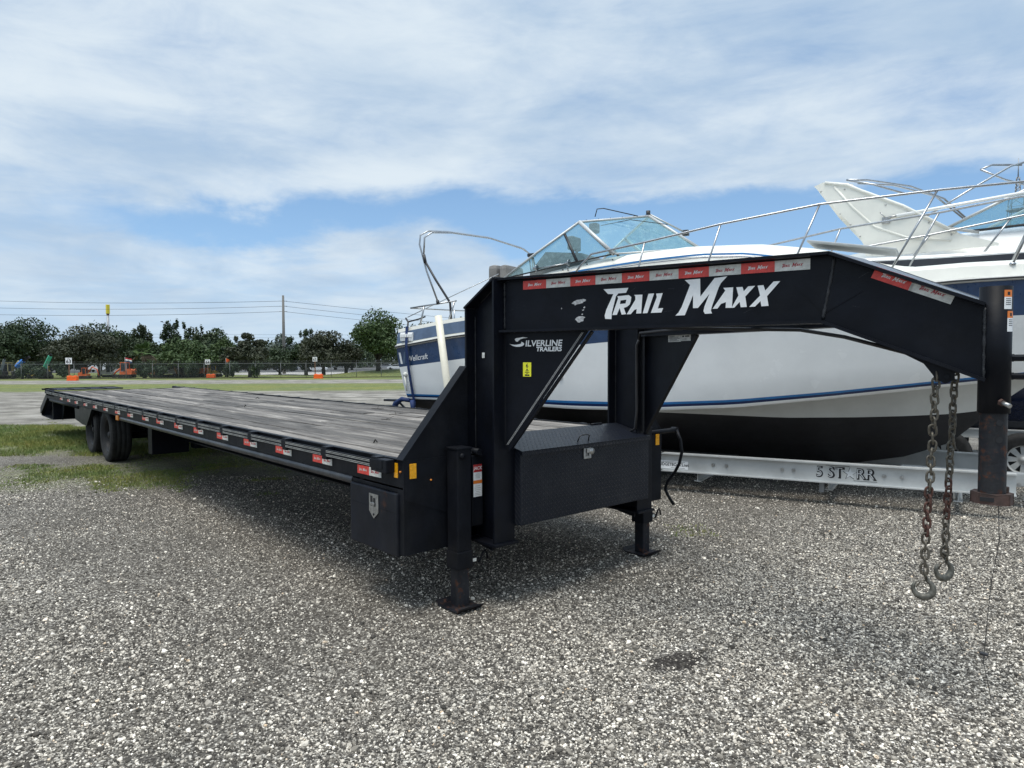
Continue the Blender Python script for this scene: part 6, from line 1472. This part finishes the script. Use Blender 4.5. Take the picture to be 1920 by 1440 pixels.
def mast():
    s = 300; p = at(1901, s); t = thing('radio_mast', 'distant steel lattice mast seen over the cream cruiser at the far right', 'mast', p)
    z1, z2, z3 = pxz(470, s), pxz(370, s), pxz(300, s); m = MB(); a_ = 4.2
    def seg(zb_, zt_, wb, wt, n):
        for k in range(n):
            f0, f1 = k/n, (k+1)/n; w0, w1 = wb+(wt-wb)*f0, wb+(wt-wb)*f1; h0, h1 = zb_+(zt_-zb_)*f0, zb_+(zt_-zb_)*f1
            c0 = [Vector((x_*w0, y_*w0, h0)) for x_, y_ in ((1, 1), (-1, 1), (-1, -1), (1, -1))]; c1 = [Vector((x_*w1, y_*w1, h1)) for x_, y_ in ((1, 1), (-1, 1), (-1, -1), (1, -1))]
            for i in range(4): m.tube([c0[i], c1[i]], .16, 4); m.tube([c0[i], c1[(i+1) % 4]], .10, 4); m.tube([c1[i], c1[(i+1) % 4]], .10, 4)
    seg(0, z1, 6.5, 3.6, 8); seg(z1, z2, 3.6, 2.6, 5); seg(z2, z2+8, .9, .5, 5); m.build('lattice', GALV, t)
    m = MB()
    for zz in (z2, z2-6): m.box(-3.4, 3.4, -3.4, 3.4, zz-.2, zz+.2)
    m.build('platform', GALV, t)
    m = MB(); m.tube([(0, 0, z2+8), (0, 0, z3)], [.3, .12], 6); m.tube([(2, 0, z2), (2, 0, z2+5)], .12, 5); m.tube([(.5, .4, z2+6), (1.5, .4, z2+6)], .5, 6); m.build('aerial', GALV, t)
mast()
# ------------------------------------------------------------------ vehicles and machines behind the fence
def car(px, s, L_, paint, label, head=0.0, kind='car', h=1.42):
    p = at(px, s); rz = math.atan2(Rh.y, Rh.x)+head; t = thing('parked_'+kind, label, kind, p, rz, 'vehicles parked beyond the fence')
    W_ = 1.8; hb_ = h*.58
    if kind == 'car': side_ = [(-.5, .28), (-.5, .52), (-.42, .62), (-.30, .66), (-.16, .97), (.14, 1.0), (.30, .68), (.46, .58), (.5, .45), (.5, .28)]
    else: side_ = [(-.5, .28), (-.5, .90), (-.47, .98), (.05, 1.0), (.16, .96), (.28, .68), (.47, .60), (.5, .45), (.5, .28)]
    m = MB(); m.prism([(a*L_, b*h) for a, b in side_], (0, -W_/2, 0), X, Z, Y, W_); m.build('body', paint, t, bevel=.05)
    m = MB(); g_ = [(-.27, .68), (-.15, .93), (.13, .95), (.26, .69)] if kind == 'car' else [(-.44, .68), (-.44, .92), (.06, .94), (.25, .69)]
    m.prism([(a*L_, b*h) for a, b in g_], (0, -W_/2-.012, 0), X, Z, Y, W_+.024); m.build('window', WINDG, t)
    for a in (-.32, .32):
        for sg in (-1, 1):
            w = MB(); w.lathe([(.0001, -.11), (.16, -.115), (.20, -.12), (.31, -.10), (.33, -.05), (.33, .05), (.31, .1), (.0001, .1)], (a*L_, sg*(W_/2-.08), .33), 'Y', 16); w.build('wheel', RUB, t)
    return t
car(539, 158, 4.3, CARB, 'dark blue hatchback on the concrete behind the fence', kind='car', h=1.45)
car(456, 160, 4.4, CARR, 'maroon car behind the shrubs near sign 64', .2)
car(487, 165, 4.3, CARG, 'silver car left of the dark blue hatchback', .4)
car(505, 172, 4.2, mat('black_car_paint', (.02, .02, .02), .3, var=.1), 'black car close behind the dark blue hatchback', .5)
car(562, 168, 4.3, CARG, 'grey car right of the dark blue hatchback', -.3)
car(594, 150, 4.5, CARW, 'white car just behind the post of sign 65', .1)
car(576, 185, 5.0, CARW, 'white van between the grey car and sign 65', 0, 'van', 2.0)
car(640, 175, 4.4, CARW, 'white car under the brownish tree behind the berm', .1)
car(744, 168, 4.6, CARW, 'white car seen under the tall green tree beside the boat', .1)
car(724, 180, 4.6, CARG, 'silver car under the tall green tree beside the boat', .1)
car(186, 150, 5.0, CARW, 'white van among the trunks behind the fence', .1, 'van', 2.2)
def truck(px, s, label, flip=1, sc=1.0):
    p = at(px, s); rz = math.atan2(Rh.y, Rh.x); t = thing('semi_truck', label, 'truck', p, rz, 'trucks beyond the trees'); t.scale = (sc*flip, sc, sc)
    m = MB(); m.prism([(-1.2, .9), (-1.2, 3.6), (-.2, 3.75), (.5, 3.1), (.75, 2.2), (1.9, 2.0), (2.0, .9)], (0, -1.2, 0), X, Z, Y, 2.4); m.box(-5, -1.2, -.5, .5, .8, 1.1); m.build('cab', CARW, t, bevel=.06)
    m = MB(); m.prism([(.05, 2.35), (.0, 3.0), (.45, 3.0), (.68, 2.35)], (0, -1.22, 0), X, Z, Y, 2.44); m.build('window', WINDG, t)
    for a in (1.3, -3.2, -4.4): m = MB(); m.lathe([(.0001, -1.2), (.5, -1.2), (.52, -1.1), (.52, 1.1), (.5, 1.2), (.0001, 1.2)], (a, 0, .52), 'Y', 16); m.build('wheel', RUB, t)
truck(531, 215, 'white semi truck cab behind the foot of the utility pole', -1)
truck(403, 205, 'white semi truck cab above the sign 64', -1, .95)
def excavator(px, s, label, paint, sc=1.0, flip=1, boom=((.3, 1.1), (1.3, 2.4), (2.3, 1.9), (2.7, .5)), boompaint=None, head=0.0):
    p = at(px, s); rz = math.atan2(Rh.y, Rh.x)+head; t = thing('excavator', label, 'excavator', p, rz, 'construction machines behind the fence'); t.scale = (sc*flip, sc, sc)
    for sg in (-1, 1):
        m = MB(); m.prism([(-1.0, .22), (-.85, .02), (.85, .02), (1.0, .22), (.85, .45), (-.85, .45)], (0, sg*.62-.17, 0), X, Z, Y, .34); m.build('track', RUB, t)
    m = MB(); m.prism([(-1.1, .55), (-1.15, 1.05), (-.9, 1.25), (-.2, 1.25), (-.2, .9), (.6, .9), (.6, .55)], (0, -.75, 0), X, Z, Y, 1.5); m.build('house', paint, t, bevel=.05)
    m = MB(); 
    for x_, y_ in ((-.3, -.7), (.5, -.7), (-.3, .1), (.5, .1)): m.box(x_-.04, x_+.04, y_-.04, y_+.04, .9, 2.15)
    m.box(-.36, .58, -.76, .16, 2.15, 2.24); m.build('canopy', paint, t)
    m = MB(); m.box(-.28, .48, -.69, .09, 1.0, 2.13); m.build('window', WINDG, t)
    m = MB(); m.tube([(a, .35, b) for a, b in boom], [.13, .15, .12, .08], 6); m.build('boom', boompaint or paint, t)
    m = MB(); e = boom[-1]; m.prism([(e[0]-.1, e[1]+.1), (e[0]+.15, e[1]), (e[0]+.05, e[1]-.45), (e[0]-.45, e[1]-.35)], (0, .1, 0), X, Z, Y, .5); m.build('bucket', BLKR, t)
    return t
excavator(160, 92, 'small orange and white machine right of sign 63', ORMACH, .62, 1)
excavator(238, 94, 'orange excavator with a low canopy left of the palm', ORMACH, .95, -1, ((.3, 1.0), (1.0, 1.35), (1.7, .9), (2.1, .4)))
excavator(296, 95, 'compact excavator close right of the palm', mat('pale_orange_paint', (.5, .22, .12), .5, var=.2), .9, 1)
excavator(322, 97, 'pale excavator between the palm and the shrubs', mat('dusty_white_paint', (.45, .44, .40), .5, var=.2), .95, -1)
excavator(342, 98, 'orange excavator behind the thin tree trunk', ORMACH, .9, 1)
excavator(372, 99, 'orange excavator half hidden by the shrub left of sign 64', ORMACH, 1.0, -1)
excavator(206, 99, 'dusty white machine between the leftmost sign and the orange excavator', mat('dusty_white_paint', (.45, .44, .40), .5, var=.2), .8, 1)
excavator(358, 103, 'pale excavator seen between the two shrubs left of the middle sign', mat('pale_orange_paint', (.5, .22, .12), .5, var=.2), .85, -1)
excavator(402, 100, 'pale yellow excavator right of sign 64', YLMACH, .95, 1)
excavator(86, 92, 'yellow machine under the raised green boom', YLMACH, .72, 1, ((.3, 1.0), (.5, 1.3), (.7, 1.2), (.9, .6)))
excavator(62, 94, 'yellow machine left of the green boom', YLMACH, .6, -1, ((.3, 1.0), (.6, 1.3), (.9, 1.0), (1.1, .5)))
excavator(15, 93, 'pale yellow machine at the left edge behind the fence', mat('faded_yellow_paint', (.42, .36, .18), .5, var=.2), .95, 1)
def boomlift(px, s, pts, paint, label, w=.34):
    p = at(px, s); t = thing('telescopic_boom', label, 'crane', p)
    q = [at(a, s, pxz(b, s))-p for a, b in pts]; m = MB(); m.tube([tuple(v) for v in q[:2]], w, 4, smooth=False); m.build('boom', paint, t)
    m = MB(); m.tube([tuple(q[1]), tuple(q[2])], w*.6, 4, smooth=False); m.build('boom_tip', BLKR, t)
    m = MB(); m.cbox((0, 0, .6), (1.6, 1.2, .7), 0, .08); m.tube([(0, 0, .6), tuple(q[0])], .2, 6); m.build('base', BLKR, t)
    for x_ in (-.6, .6):
        for y_ in (-.5, .5): m = MB(); m.lathe([(.0001, -.1), (.3, -.1), (.3, .1), (.0001, .1)], (x_, y_, .3), 'Y', 12); m.build('wheel', RUB, t)
boomlift(33, 91, [(32, 685), (44, 674), (56, 666)], BLUEB, 'blue telescopic boom slanting up to the right, behind the left oak trunk', .38)
boomlift(86, 91, [(84, 687), (95, 665), (97, 661)], TEAL, 'green boom raised steeply beside the yellow machine', .30)
boomlift(4, 92, [(2, 693), (9, 671), (10, 668)], mat('grey_boom', (.16, .18, .19), .5), 'grey boom at the very left edge of the photo', .20)
def flag(px, s, py0, w, h, mats, label):
    p = at(px, s); t = thing('flag', label, 'flag', p, math.atan2(Rh.y, Rh.x)); z = pxz(py0, s)-p.z
    m = MB(); m.tube([(0, 0, 0), (0, 0, z+.05)], .03, 6); m.build('pole', GALV, t)
    n = len(mats)
    m = MB(); rows = [[(w*i/10, .08*math.sin(i*1.1+r_*.6), z-h*r_/n-.35*h*(i/10)**1.3) for i in range(11)] for r_ in range(n+1)]
    m.grid(rows, mf=lambda i, j: i); m.build('cloth', mats, t)
flag(235, 91, 668, .95, .55, [mat('flag_red', (.45, .02, .03), .7, var=.1), WHI, mat('flag_blue', (.02, .05, .15), .7, var=.1)], 'red, white and blue flag on a pole left of the palm')
flag(424, 95, 670, .5, .6, [ORANGE], 'plain orange flag above the fence near sign 64')
